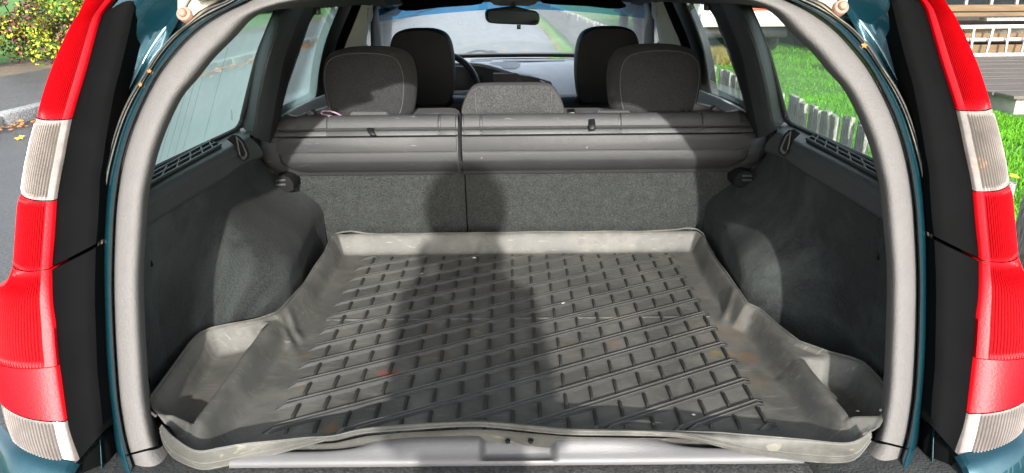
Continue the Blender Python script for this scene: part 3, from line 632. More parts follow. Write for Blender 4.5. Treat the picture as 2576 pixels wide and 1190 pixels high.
# ================================================================== SEATS
REF = lambda y, Yv: (Yv, aY(1000, y, Yv).z)
PR = [REF(440, 1.872), REF(436, 1.866), REF(424, 1.854), REF(409, 1.845), REF(384, 1.842), REF(350, 1.845), REF(344, 1.847), REF(342.5, 1.860), REF(340, 1.852), REF(329, 1.858), REF(326, 1.868), REF(323, 1.864), REF(305, 1.870), REF(295, 1.878), REF(290.5, 1.890), REF(288.5, 1.93), REF(288, 1.99)]
OUT = [aY(x, y, 1.86) for x, y in [(760, 286), (735, 293), (712, 303), (690, 318), (673, 342), (664, 368), (666, 395), (678, 420), (698, 440), (706, 452)]]
oz = np.array([p.z for p in OUT])[::-1]; ox = np.array([p.x for p in OUT])[::-1] - .022
def outer_x(z): return float(np.interp(z, oz, ox))
def seat_section(inner, sgn, splits, flap_in):
    """one folding seat back: plastic shell, shelf panels, two flaps, carpet"""
    zmid = .85
    P = cr([(0, a, b) for a, b in PR], 60)[:, 1:]
    root = None
    # shell: extrude the profile, the outer end rounded and turned forward
    V = []; nt = 26
    for t in np.linspace(0, 1, nt):
        for yy, zz in P:
            e = outer_x(zz)
            u = 1 - (1 - t) ** 1.0
            inn = inner if sgn < 0 else -inner
            x = inn + (e - inn) * u
            k = max(0, (abs(x) - abs(e) + .05) / .05); yy2 = yy + .035 * k ** 3
            V.append((x, yy2, zz))
    for yy, zz in P: V.append((outer_x(zz) + .004, 1.97, zz))
    # recess the outer face a little so the flaps sit in a frame
    if sgn > 0: V = [mx(v) for v in V]
    root = obj('rear_seat_back', V, gridfaces(nt + 1, len(P)), CASS, car, angle=50)
    S = (lambda p: mx(p)) if sgn > 0 else (lambda p: Vector(p))
    def W(x, y, Yv):
        z = aY(1000, y, Yv).z; return Vector((x, Yv, z))
    def X(xd): return aY(xd, 300, 1.87).x
    # shelf panels between narrow joints
    for a, b in splits:
        xa, xb = X(a), X(b)
        A = [Vector((xa, 1.861, W(0, 323, 1.861).z)), Vector((xb, 1.861, W(0, 323, 1.861).z)), Vector((xb, 1.8685, W(0, 306, 1.8685).z)), Vector((xa, 1.8685, W(0, 306, 1.8685).z))]
        B = [Vector((xa, 1.8765, W(0, 295, 1.8765).z)), Vector((xb, 1.8765, W(0, 295, 1.8765).z))]
        n1 = Vector((0, -.003, .003))
        V = []; prof = cr([(0, p.y, p.z) for p in (A[0], A[3], B[0], Vector((0, 1.886, W(0, 291.2, 1.886).z)))], 10)[:, 1:]
        for x in (xa, xa + .0015, xb - .0015, xb):
            for q, (yy, zz) in enumerate(prof): e = .0 if x in (xa, xb) else 1; V.append((x, yy - .003 * e, zz + .003 * e))
        obj('shelf_panel', V, gridfaces(4, len(prof)), CASS, root, angle=60)
        slab('shelf_strip', [W(xa, 329.5, 1.853), W(xb, 329.5, 1.853), W(xb, 341, 1.848), W(xa, 341, 1.848)], Vector((0, .012, 0)), CASS, root, .0015)
    # flaps
    e = X(697) if sgn < 0 else -X(697) ; sg = -1 if sgn < 0 else 1
    Xe = lambda d: sg * abs(X(d))
    slab('cover_flap', [W(Xe(697), 360, 1.836), W(Xe(703), 349, 1.837), W(Xe(720), 345.5, 1.838), W(flap_in, 345.5, 1.838), W(flap_in, 382.5, 1.834), W(Xe(697), 382.5, 1.834)], Vector((0, .014, 0)), CASSF, root, .002)
    rows = []
    for y_, Yv in ((385.2, 1.838), (385.6, 1.8335), (404, 1.831), (412, 1.8335), (424, 1.848), (434.5, 1.8655), (436, 1.876)):
        k = (y_ - 385) / 50; xo = Xe(697 + 6 * k + 45 * k ** 3)
        rows.append([W(xo + (flap_in - xo) * t, y_, Yv + .012 * max(0, 1 - t / .02) ** 2) for t in (0, .004, .012, .03, .2, .4, .6, .8, .97, 1)])
    V = [p for r in rows for p in r]; obj('cover_flap', V, gridfaces(len(rows), 10), CASSF, root, angle=50)
    # carpeted back
    V = []; xin = -.134 if sgn < 0 else -.1312; xo = sg * .66
    for zz, yy in zip(np.linspace(.56, .835, 12), np.linspace(1.925, 1.872, 12)):
        for t in np.linspace(0, 1, 24):
            x = xin + (xo - xin) * t; ed = max(0, 1 - t / .012) ** 2
            V.append((x, yy + .02 * ed + .0015 * noise.noise((x * 9, zz * 9, 1)), zz))
    obj('carpet_panel', V, gridfaces(12, 24), CARPET, root, angle=60)
    # latch cover at the lower outer corner
    lt = [(690, 446), (712, 441), (728, 447), (738, 462), (739, 478), (728, 484), (700, 481), (690, 470)]
    f = S if sgn > 0 else (lambda p: Vector(p))
    latch = slab('latch_cover', [f(aY(x, y, 1.815)) for x, y in lt], Vector((0, .07, 0)), LATCHM, root, .003)
    for y0 in (452, 463):
        slab('latch_slot', [f(aY(x, y, 1.813)) for x, y in [(694, y0), (718, y0 - 1), (718, y0 + 4), (694, y0 + 5)]], Vector((0, .006, 0)), TRIMD, root, .001)
    # square eye on the shelf
    ey = [(782, 291), (797, 285), (806, 289), (796, 300), (784, 301)]
    slab('shelf_eye', [f(aY(x, y, 1.885)) for x, y in ey], Vector((0, .02, -.004)), VOID, root, .001)
    slab('eye_block', [f(aY(x, y, 1.90)) for x, y in [(768, 284), (780, 277), (792, 285), (782, 297), (770, 297)]], Vector((0, .03, 0)), CASS, root, .003)
    sh = [f(aY(x, y, 1.93)) for x, y in [(752, 292), (790, 281), (840, 266), (868, 262), (880, 290)]]
    slab('shoulder_ramp', sh, Vector((0, .06, 0)), CASS, root, .004)
    # cushion behind the shelf
    return root
seatL = seat_section(-.1445, -1, [(745, 823), (827, 1103), (1107, 1147)], -.1475)
seatR = seat_section(-.1335, 1, [(1166, 1208), (1212, 1557), (1561, 1762), (1766, 1860)], -.1315)
for root, a, b in ((seatL, -.60, -.15), (seatR, -.13, .60)):
    bm = bmesh.new(); boxbm(bm, ((a + b) / 2, 2.045, .695), (b - a, .15, .50), bev=.035, seg=4)
    for v in bm.verts: v.co.z += .006 * noise.noise((v.co.x * 8, 0, 0))
    obm('seat_cushion', bm, FABRIC2, root)
# sloping bumps of cloth showing above the shelf
for xs_, ys_, root in (((1052, 1090, 1140, 1152), (289, 284, 285, 290), seatL), ((1430, 1470, 1520, 1556), (290, 281, 282, 289), seatR)):
    pts = [aY(x, y, 1.96) for x, y in zip(xs_, ys_)] + [aY(xs_[-1], 294, 1.955), aY(xs_[0], 294, 1.955)]
    slab('cloth_corner', pts, Vector((0, .07, .0)), FABRIC2, root, .005)
# release button with wire frame, buckle, hanging straps
def tubeD(name, pts, Yv, r, m, par): return obj(name, *tube([aY(x, y, Yv) for x, y in pts], r, 6), m, par)
tubeD('wire_frame', [(1396, 291), (1395, 308), (1398, 313), (1415, 313), (1418, 308), (1418, 291), (1396, 291)], 1.876, .0016, BLACK, seatR)
slab('bright_clip', [aY(x, y, 1.90) for x, y in [(1395, 287), (1414, 287), (1412, 290), (1396, 290)]], Vector((0, .008, 0)), CHROME, seatR, .001)
slab('belt_slot', [aY(x, y, 1.895) for x, y in [(1427, 284), (1446, 282), (1450, 293), (1447, 297), (1432, 297)]], Vector((0, .03, .006)), BLACK, seatR, .003)
slab('belt_slot_insert', [aY(x, y, 1.892) for x, y in [(1434, 290), (1443, 290), (1443, 293), (1435, 293)]], Vector((0, .005, 0)), TRIMD, seatR, .001)
def strap(root, tops, bots):
    a = [aY(x, y, 1.866) for x, y in tops]; b = [aY(x, y, 1.838) for x, y in bots]
    V, F = loft([[a[0], (a[0] + b[0]) / 2 + Vector((0, -.010, 0)), b[0]], [a[1], (a[1] + b[1]) / 2 + Vector((0, -.010, 0)), b[1]]], 8, 2, False)
    o = obj('pull_strap', V, F, SEALRUB, root); md = o.modifiers.new('thickness', 'SOLIDIFY'); md.thickness = .002
strap(seatL, [(922, 321), (939, 320)], [(933, 342), (948, 341)])
strap(seatR, [(1480, 302), (1496, 300), ], [(1482, 329), (1498, 327)])

# ---- headrests
UH = [(0, 0), (.24, 0), (.36, .005), (.425, .04), (.462, .16), (.487, .34), (.498, .52), (.492, .68), (.462, .82), (.39, .925), (.25, .98), (.1, .998), (0, 1)]
def outline(n=72, U=UH, pw=None):
    P = [(x, z) for x, z in U]; P = P + [(-x, z) for x, z in P[::-1][1:-1]]
    return cr([(a, 0, b) for a, b in P], n, True)
def headrest(name, cx, Yb, zb, w, h, d, m, parent, secs, U=UH, lean=0.0, seam=True, wob=.0):
    O = outline(72, U); V = []; N = len(O)
    for (t, s, dz) in secs:
        for p in O:
            x = p[0] * w * s; z = zb + dz + (p[2] - .5) * h * s + h * .5
            V.append((cx + x + (.012 * t * (-1 if cx > 0 else 1) if U is UH else 0), Yb + t * d + lean * (z - zb), z))
    # dome the back face
    rings = len(secs); F = gridfaces(rings, N, 0, False, True)
    c0 = len(V); ring0 = [Vector(v) for v in V[:N]]; cen = sum(ring0, Vector()) / N
    for k, sc in enumerate((.8, .55, .28)):
        for v in ring0: V.append(cen + (v - cen) * sc + Vector((0, -.010 * (1 - sc ** 2), 0)))
    V.append(cen + Vector((0, -.0105, 0)))
    for i in range(N): F.append((i, c0 + i, c0 + (i + 1) % N, (i + 1) % N))
    for k in range(2):
        for i in range(N): F.append((c0 + k * N + i, c0 + (k + 1) * N + i, c0 + (k + 1) * N + (i + 1) % N, c0 + k * N + (i + 1) % N))
    for i in range(N): F.append((c0 + 2 * N + i, c0 + 3 * N, c0 + 2 * N + (i + 1) % N))
    F.append(tuple(range((rings - 1) * N, rings * N)))
    bm = bmesh.new(); vs = [bm.verts.new(v) for v in V]
    for f in F: bm.faces.new([vs[i] for i in f])
    o = obm(name, bm, m, parent, angle=50)
    if seam:
        pts = [v + Vector((0, -.002, 0)) for v in ring0 if (v.z - zb) / h > .03]
        i0 = max(range(len(ring0)), key=lambda i: (ring0[i].x - cx) if ring0[i].z - zb < .1 * h and (ring0[i].z - zb) > .03 * h else -9)
        seq = [ring0[(i0 + k) % N] for k in range(N)]; seq = [v + Vector((0, -.0015, 0)) for v in seq if (v.z - zb) > .02 * h]
        # order along the arch from one foot over the top to the other
        seq.sort(key=lambda v: math.atan2(v.z - zb - h * .3, v.x - cx)); k0 = max(range(len(seq)), key=lambda i: (seq[(i + 1) % len(seq)] - seq[i]).length); seq = seq[k0 + 1:] + seq[:k0 + 1]
        obj('seam_piping', *tube(seq, .0014, 6), SEAM, o) if False else SEAMS.append((seq, o))
    return o
SEAMS = []
RS = [(0, 1, 0), (.03, 1.025, 0), (.12, 1.10, -.001), (.35, 1.19, -.002), (.6, 1.19, -.002), (.82, 1.10, 0), (.95, .95, .0), (1.0, .8, 0)]
hl, hr = aY(922, 293, 1.925), aY(1655, 287, 1.925)
h1 = headrest('headrest', hl.x, 1.925, hl.z, .209, .164, .125, FABRIC, seatL, RS, lean=.05)
h2 = headrest('headrest', hr.x, 1.925, hr.z, .209, .164, .125, FABRIC, seatR, RS, lean=.05)
for seq, o in SEAMS:      # the piping stays part of the cloth cover: built onto the seat beside its headrest
    obj('seam_piping', *tube(seq, .0009, 6), SEAM, o.parent)
SEAMS.clear()
UC = [(0, 0), (.30, 0), (.44, .005), (.49, .06), (.495, .18), (.475, .4), (.44, .66), (.40, .86), (.345, .97), (.2, 1), (0, 1)]
hc = aY(1290, 290, 1.90)
h3 = headrest('headrest', hc.x, 1.90, hc.z, .270, .078, .09, FABRIC2, seatR, [(0, 1, 0), (.05, 1.015, 0), (.4, 1.03, 0), (.8, 1.0, 0), (1, .85, 0)], U=UC, seam=False)
for xa, xb in ((1196, 1199), (1387, 1384)):
    obj('seam_piping', *tube([aY(xa, 219, 1.905), aY(xa, 250, 1.893), aY(xb, 286, 1.895)], .0012, 6, 12), SEAM, seatR)
# pale plates under the headrests
for x0, x1, y0, y1, root in ((878, 978, 281.5, 293, seatL), (1504, 1590, 279, 289.5, seatR)):
    slab('headrest_guide', [aY(x0, y1, 1.895), aY(x0 + 7, y0, 1.91), aY(x1 - 7, y0, 1.91), aY(x1, y1, 1.895)], Vector((0, .03, 0)), SILLP, root, .001)
lp = aY(1720, 272, 1.915)
obj('webbing_loop', *tube([lp, lp + Vector((.005, -.006, -.012)), lp + Vector((.003, -.008, -.02)), lp + Vector((.009, -.004, -.012)), lp + Vector((.006, 0, .006))], .0025, 6, 16), SEALRUB, seatR)

# ---- front seats
UF = [(0, 0), (.26, 0), (.40, .02), (.455, .12), (.49, .32), (.50, .5), (.492, .66), (.46, .82), (.385, .93), (.24, .985), (.1, 1), (0, 1)]
for cx in (-.353, .368):
    fs = headrest('front_seat', cx, 2.84, .30, .50, .565, .17, LEATH, car, [(0, .94, 0), (.2, 1, 0), (.7, 1, 0), (1, .9, 0)], U=[(0, 0), (.4, 0), (.5, .05), (.5, .6), (.495, .85), (.47, .95), (.40, .99), (.2, 1), (0, 1)], seam=False, lean=-.02)
    headrest('front_headrest', cx + (.002 if cx < 0 else -.002), 2.80, .845, .245, .285, .13, LEATH, fs, [(0, .97, 0), (.05, .99, 0), (.3, 1.03, 0), (.7, 1.02, 0), (1, .85, 0)], U=UF, seam=False, lean=.03)
    s = 1 if cx < 0 else -1
    obj('side_bolster', *tube([(cx + s * .10, 2.86, .84), (cx + s * .085, 2.83, .88), (cx + s * .09, 2.83, .905)], [.03, .03, .012], 10), LEATH, fs)

# ================================================================== THE RUBBER BOOT MAT
def make_mat_material():
    m = mat('boot_mat_rubber', (.096, .095, .086), .55, (500, .15), .18, 7, spec=.4, dirt=[((.165, .158, .138), 7, .46, .72), ((.060, .057, .050), 5, .52, .70), ((.26, .25, .21), 130, .66, .76)], bump2=(24, .12), rvar=.08)
    nt = m.node_tree; L = nt.links; b = nt.nodes['Principled BSDF']; c = b.inputs['Base Color'].links[0].from_socket
    tc = nd(nt, 'ShaderNodeTexCoord')
    # fine scratches: strongly stretched noise turned two ways
    for ang, thr in ((.5, .70), (-.9, .705), (1.3, .71)):
        mp = nd(nt, 'ShaderNodeMapping'); mp.inputs['Rotation'].default_value = (0, 0, ang); mp.inputs['Scale'].default_value = (18, 260, 40)
        n = nd(nt, 'ShaderNodeTexNoise', Scale=1.0, Detail=3.0, Roughness=.5); L.new(tc.outputs['Object'], mp.inputs[0]); L.new(mp.outputs[0], n.inputs['Vector'])
        r = nd(nt, 'ShaderNodeMapRange'); r.inputs[1].default_value = thr - .04; r.inputs[2].default_value = thr + .02; r.inputs[4].default_value = .38; L.new(n.outputs[0], r.inputs[0])
        x = nd(nt, 'ShaderNodeMix', data_type='RGBA'); L.new(r.outputs[0], x.inputs[0]); L.new(c, x.inputs[6]); x.inputs[7].default_value = (.30, .28, .22, 1); c = x.outputs[2]
    blobs = [(975, 945, .020, (.34, .035, .02), 40, 1.0), (832, 1078, .013, (.30, .13, .03), 50, .9), (760, 975, .008, (.28, .15, .03), 60, .6), (1075, 836, .014, (.20, .12, .03), 60, .7), (1160, 830, .012, (.32, .15, .02), 60, .9), (1198, 836, .010, (.26, .20, .02), 60, .8),
             (1540, 866, .016, (.27, .12, .04), 50, .8), (1798, 890, .016, (.25, .19, .02), 60, .7), (1640, 780, .014, (.22, .11, .03), 50, .6), (1840, 835, .030, (.17, .095, .05), 25, .5), (1880, 900, .022, (.24, .12, .04), 40, .7), (1835, 890, .010, (.28, .16, .03), 60, .8), (1900, 960, .030, (.16, .10, .05), 25, .5),
             (800, 700, .028, (.17, .10, .055), 25, .5), (770, 740, .022, (.18, .10, .05), 30, .5), (740, 800, .018, (.17, .10, .05), 30, .5), (1160, 1080, .01, (.2, .14, .05), 40, .3), (1320, 740, .03, (.13, .085, .05), 20, .5), (1100, 900, .04, (.14, .10, .05), 18, .45), (1440, 880, .04, (.14, .11, .06), 18, .4), (770, 895, .012, (.24, .15, .04), 50, .5)]
    nz = nd(nt, 'ShaderNodeTexNoise', Scale=75.0, Detail=6.0, Roughness=.75); L.new(tc.outputs['Object'], nz.inputs['Vector'])
    for px, py, r_, col, sc, st in blobs:
        p = aZ(px, py, .60) - MATO
        vm = nd(nt, 'ShaderNodeVectorMath', operation='DISTANCE'); L.new(tc.outputs['Object'], vm.inputs[0]); vm.inputs[1].default_value = p
        ma = nd(nt, 'ShaderNodeMath', operation='MULTIPLY_ADD'); L.new(nz.outputs[0], ma.inputs[0]); ma.inputs[1].default_value = -r_ * 3.4; L.new(vm.outputs['Value'], ma.inputs[2])
        mr = nd(nt, 'ShaderNodeMapRange'); mr.inputs[1].default_value = -r_ * .55; mr.inputs[2].default_value = -r_ * 1.1; mr.inputs[3].default_value = 0; mr.inputs[4].default_value = st * .42; L.new(ma.outputs[0], mr.inputs[0])
        x = nd(nt, 'ShaderNodeMix', data_type='RGBA'); L.new(mr.outputs[0], x.inputs[0]); L.new(c, x.inputs[6]); x.inputs[7].default_value = (*col, 1); c = x.outputs[2]
    L.new(c, b.inputs['Base Color']); return m
MATO = Vector((0, 1.4, .595))
MATR = make_mat_material()
rub = thing('boot_mat', MATO, 'grey rubber boot mat with diamond ribs, stained and scratched, lying in the car boot', 'boot mat')
I_ = [(408, 1070, .645), (440, 1102, .646), (495, 1134, .640), (558, 1126, .640), (618, 1116, .642), (694, 1109, .645), (769, 1101, .650), (837, 1097, .655), (912, 1080, .662), (1025, 1069, .668), (1174, 1062, .671), (1250, 1064, .671), (1347, 1073, .668), (1437, 1081, .664), (1587, 1084, .658), (1700, 1085, .652), (1803, 1088, .648), (1852, 1092, .645), (2003, 1104, .642), (2117, 1115, .641), (2160, 1106, .645), (2188, 1084, .647)]
O_ = [(404, 1085, .630), (416, 1122, .622), (445, 1155, .612), (505, 1179, .606), (552, 1174, .606), (603, 1162, .610), (700, 1138, .622), (800, 1112, .640), (900, 1091, .654), (1025, 1080, .662), (1174, 1071, .666), (1250, 1074, .666), (1347, 1084, .662), (1437, 1091, .659), (1587, 1094, .654), (1720, 1101, .648), (1833, 1127, .630), (1928, 1145, .616), (2041, 1160, .608), (2117, 1162, .607), (2155, 1150, .615), (2190, 1108, .632)]
Ic = [aZ(*q) for q in I_]; Oc_ = [aZ(*q) for q in O_]
yl = [.938, .952, .975, 1.0, 1.02, 1.12, 1.20, 1.228, 1.25, 1.268, 1.285, 1.300, 1.312, 1.335, 1.36, 1.474, 1.70, 1.80, 1.835]
xl = [-.500, -.548, -.575, -.588, -.592, -.600, -.608, -.609, -.606, -.595, -.565, -.530, -.512, -.488, -.482, -.474, -.478, -.487, -.480]
yr = [.938, .952, .975, 1.0, 1.058, 1.09, 1.112, 1.128, 1.145, 1.189, 1.26, 1.325, 1.34, 1.36, 1.452, 1.624, 1.80, 1.835]
xr = [.505, .552, .582, .602, .607, .608, .604, .590, .562, .524, .508, .500, .496, .482, .484, .487, .501, .492]
def XL(y): return np.interp(y, yl, xl)
def XR(y): return np.interp(y, yr, xr)
yy = np.unique(np.concatenate([np.linspace(.938, 1.0, 22), np.linspace(1.0, 1.40, 110), np.linspace(1.40, 1.77, 50), np.linspace(1.77, 1.835, 26)]))
uu = np.unique(np.concatenate([np.linspace(0, .2, 60), np.linspace(.2, .8, 40), np.linspace(.8, 1, 60)]))
edge = np.concatenate([np.stack([XL(np.linspace(.938, 1.835, 260)), np.linspace(.938, 1.835, 260)], 1), np.stack([XR(np.linspace(.938, 1.835, 260)), np.linspace(.938, 1.835, 260)], 1),
                       np.stack([np.linspace(-.48, .492, 200), np.full(200, 1.835)], 1), np.stack([np.linspace(-.5, .505, 200), np.full(200, .938)], 1)])
G = []
for y_ in yy:
    a, b = XL(y_), XR(y_)
    for u in uu: G.append((a + (b - a) * u, y_))
G = np.array(G); dist = np.sqrt(((G[:, None, :] - edge[None]) ** 2).sum(2)).min(1); dfr = G[:, 1] - .938; fr_ = (dfr < dist + .003)
gx, gy = G[:, 0], G[:, 1]
z = .600 + .050 * (1 - ss(.002, np.where(fr_, .015, .034), dist)) ** 1.2
# dividing ridges between the floor and the corner pockets
def ridge(s, xc, y1):
    x = gx * s; inner = ss(xc - .040, xc - .004, x); outer = 1 - ss(xc + .004, xc + .026, x)
    return inner * outer * ss(y1 + .03, y1 - .01, gy) * (1 - .0 * gy)
z = np.maximum(z, .600 + .042 * ridge(-1, .493, 1.34)); z = np.maximum(z, .600 + .042 * ridge(1, .508 , 1.38))
shelf = ss(.495, .508, gx) * ss(1.120, 1.145, gy) * ss(1.40, 1.36, gy); z = np.maximum(z, .600 + .043 * shelf)
lsh = ss(.488, .496, -gx) * ss(1.290, 1.305, gy) * ss(1.37, 1.34, gy); z = np.maximum(z, .600 + .044 * lsh)
fw_ = ss(.486, .506, np.abs(gx)); z = np.maximum(z, .600 + .046 * fw_ * (1 - ss(.966, .990, gy)))
nzv = np.array([noise.noise((float(a) * 14, float(b) * 14, 0)) for a, b in G]); z += .0028 * nzv * np.clip((z - .603) / .03, 0, 1) * np.clip((gy - .95) / .05, 0, 1)
# puckers in the side walls behind the pockets
for px, py, s in ((-.452, 1.335, 1), (-.455, 1.30, 1), (.462, 1.42, -1)):
    z += .010 * np.exp(-(((gx - px) * 1.0 + (gy - py) * .5 * s) / .010) ** 2 - ((gy - py) / .035) ** 2) * np.clip(dist / .012, 0, 1)
fx_ = np.array([p.x for p in Ic]); fy_ = np.array([p.y for p in Ic]); fz_ = np.array([p.z for p in Ic]); o_ = np.argsort(fx_)
yf = np.interp(gx, fx_[o_], fy_[o_]) + .010; zf_ = np.interp(gx, fx_[o_], fz_[o_])
near = np.clip((1.02 - gy) / (1.02 - .938), 0, 1); gy2 = np.where(gy < 1.02, 1.02 - near * (1.02 - yf), gy)
z = z + (zf_ - .669) * np.clip((z - .600) / .05, 0, 1) * ss(.5, 1.0, near)
V = np.stack([gx, gy2, z], 1)
tray = obj('mat_tray', V, [tuple(reversed(f)) for f in gridfaces(len(yy), len(uu))], MATR, rub, angle=80)
# thin rolled rim round the sides and back
rim = [(XL(q), q) for q in np.linspace(.96, 1.83, 130)] + [(q, 1.835) for q in np.linspace(-.475, .488, 60)] + [(XR(q), q) for q in np.linspace(1.83, .96, 130)]
rimz = [Vector((a, b, .6505 + .003 * noise.noise((a * 9, b * 9, 5)) + (.006 * math.exp(-((a + .44) / .03) ** 2) + .006 * math.exp(-((a - .47) / .03) ** 2)) * (b > 1.8))) for a, b in rim]
obj('mat_rim', *tube(rimz, .0022, 6), MATR, rub)
# front lip: flops outward at both corners, curls up over the loading edge in the middle
N_ = 140; Ii, Oi = cr(Ic, N_), cr(Oc_, N_)
base = Ii + np.array([0, .009, -.014])
midc = Ii * .5 + Oi * .5 + np.array([0, -.003, .005]); wv = np.array([noise.noise((float(p[0]) * 7, 2, 0)) for p in Ii])
midc[:, 1] += .003 * wv; Oi[:, 2] += .002 * wv
crest = Ii + np.array([0, .002, -.0026])
V, F = loft([base, crest, Ii + np.array([0, -.003, .0005]), midc, Oi * .88 + midc * .12 + np.array([0, 0, .0015]), Oi], N_, 4)
obj('mat_lip', V, F, MATR, rub, angle=70)
V, F = loft([Oi + np.array([0, .0004, -.0004]), Oi + np.array([0, .06, -.030])], N_, 3); obj('mat_lip_fold', V, F, MATR, rub)
obj('mat_lip_edge', *tube(Oi + np.array([0, -.0005, 0]), .0014, 6), MATR, rub)
obj('mat_lip_edge', *tube(Ii + np.array([0, -.001, .0005]), .0015, 6), MATR, rub)
obj('mat_lip_bead', *tube(Oi * .8 + Ii * .2 + np.array([0, -.001, .004]), .0016, 6), MATR, rub)
# diamond tread: pairs of ribs one way, short single bars the other
SL, PA, PB = .52, .0705, .0455
xa, xb, ya, yb = -.408, .421, .985, 1.783
pa = np.array([0, .0005, .0030, .005, .0070, .0100, .0130, .015, .0170, .0195, .0205]); za = np.array([0, 0, .0052, .0058, .0052, .0002, .0052, .0058, .0052, 0, 0])
pbv = np.array([0, .0009, .0032, .0055, .0064]); zb_ = np.array([0, .0056, .0064, .0056, 0])
W0, W1 = ya - SL * xb, yb - SL * xa
ws, wz, wg = [], [], []
k = 0
while W0 + k * PA < W1 + PA:
    for p, q in zip(pa, za): ws.append(W0 + k * PA + p); wz.append(q); wg.append(0 if p < .032 else 0)
    for p, g in ((.0208, 0), (.0285, 1), (.045, 1), (.0620, 1), (.0702, 0)): ws.append(W0 + k * PA + p); wz.append(0); wg.append(g)
    k += 1
us, uz = [], []; k = 0; u0 = xa - .01
while u0 + k * PB < xb + PB:
    for p, q in zip(pbv, zb_): us.append(u0 + k * PB + p); uz.append(q)
    us.append(u0 + k * PB + .026); uz.append(0); k += 1
NP, NQ = len(pa) + 5, len(pbv) + 1
bm = bmesh.new(); grid = []
for w, hz, g in zip(ws, wz, wg):
    row = []
    for u, hu in zip(us, uz): row.append(bm.verts.new((u, w + SL * u, .6012 + max(hz, hu * g))))
    grid.append(row)
for i in range(len(grid) - 1):
    for j in range(len(us) - 1):
        q = (grid[i][j], grid[i][j + 1], grid[i + 1][j + 1], grid[i + 1][j])
        ys4 = [v.co.y for v in q]; xs4 = [v.co.x for v in q]
        if max(ys4) < ya or min(ys4) > yb or max(xs4) < xa or min(xs4) > xb: continue
        f = bm.faces.new(q); pi_, pj_ = i % NP, j % NQ
        if (pi_ in (1, 4, 5, 8)) or ((wg[i] or wg[i + 1]) and pj_ in (0, 1, 2, 3)): f.material_index = 1  # dark bars, plus shade coloured into the valleys and feet of rib pairs
yc = aZ(1290, 803, .6).y
for co, no in (((0, ya, 0), (0, -1, 0)), ((0, yb, 0), (0, 1, 0)), ((xa, 0, 0), (-1, 0, 0)), ((xb, 0, 0), (1, 0, 0))):
    bmesh.ops.bisect_plane(bm, geom=bm.verts[:] + bm.edges[:] + bm.faces[:], plane_co=co, plane_no=no, clear_outer=True, dist=1e-6)
bmesh.ops.delete(bm, geom=[v for v in bm.verts if not v.link_faces], context='VERTS')
ws_ = [v for v in bm.verts]
for v in ws_:
    e = min(v.co.x - xa, xb - v.co.x, v.co.y - ya, yb - v.co.y); v.co.z = .6002 + (v.co.z - .6002) * min(1, max(0, e / .003)) + .0006 * (e > .002)
    dc = abs(v.co.y - yc)
    if dc < .009: v.co.z = max(v.co.z * (1 if dc < .005 else 1), .6012 + .0022 * (1 - ss(.003, .009, dc)))
obm('tread_pattern', bm, MATR, rub, angle=45, mats=[MATR, MATRIB])
V, F = [], []
cb = [(xa + .004, yc - .005, .6012), (xa + .004, yc - .002, .6040), (xa + .004, yc + .002, .6040), (xa + .004, yc + .005, .6012)]
V = cb + [(xb - .004, b, c) for _, b, c in cb]; obj('cross_rib', V, [(0, 1, 5, 4)[::-1], (1, 2, 6, 5)[::-1], (2, 3, 7, 6)[::-1]], MATR, rub, angle=80)
# white crumbs lying on the mat
cm = mat('pale_crumb', (.7, .7, .66), .8)
for i, (x, y, r) in enumerate([(1193, 648, .0035), (1062, 688, .0028), (1417, 763, .0035), (1745, 1043, .0022), (2158, 1034, .0024), (1913, 1033, .002)]):
    c = aZ(x, y, .605); bm = bmesh.new(); bmesh.ops.create_icosphere(bm, subdivisions=2, radius=r)
    for v in bm.verts: v.co = Vector((v.co.x * 1.5, v.co.y, v.co.z * .5)) * (1 + .3 * noise.noise(v.co * 700)) + c
    zf = .6035; 
    o = obm('crumb', bm, cm, None, loc=None); tagk(o, ['white crumb lying on the boot mat near its back edge', 'small white crumb on the boot mat left of the back crumb', 'pale crumb in the middle of the right half of the boot mat', 'tiny yellowish crumb near the front right of the boot mat', 'white speck in the right corner pocket of the boot mat', 'white speck on the smooth mat border by the right pocket'][i], 'crumb', 'crumbs on the boot mat')
# looped elastic cord at the left headrest
cord = obj('elastic_cord', *tube([aY(x, y, 1.885) for x, y in [(836, 292), (818, 289), (808, 285), (812, 280), (826, 279), (842, 283), (856, 290), (864, 296), (850, 297), (835, 294), (822, 294), (812, 298)]], .0022, 8, 50), mat('faded_pink_cord', (.30, .20, .27), .8, var=.5, vscale=60))
tagk(cord, 'faded pink elastic cord looped on the seat shelf by the headrest', 'cord')
# small leaves stuck to the boot frame
def leaf_mesh(c, r, nrm, seed):
    rr = random.Random(seed); n = Vector(nrm).normalized(); a = n.orthogonal().normalized(); b = n.cross(a); pts = []
    for i in range(10):
        t = 2 * math.pi * i / 10; q = r * (1 if i % 2 == 0 else .55) * rr.uniform(.75, 1.1); pts.append(Vector(c) + a * math.cos(t) * q + b * math.sin(t) * q + n * rr.uniform(0, .25) * r)
    return pts + [Vector(c) + n * .002], [(i, (i + 1) % 10, 10) for i in range(10)]
for i, (x, y, r, lb) in enumerate([(376, 179, .0040, 'tiny orange leaf stuck on the left boot seal, upper of two'), (353, 213, .0042, 'tiny orange leaf stuck on the left boot seal, lower of two'), (2174, 115, .0055, 'small orange leaf stuck on the right boot seal')]):
    o = obj('fallen_leaf', *leaf_mesh(RP(x, y, .02), r, (0, -1, .4), i), LEAFO); tagk(o, lb, 'leaf', 'leaves stuck on the boot seal')
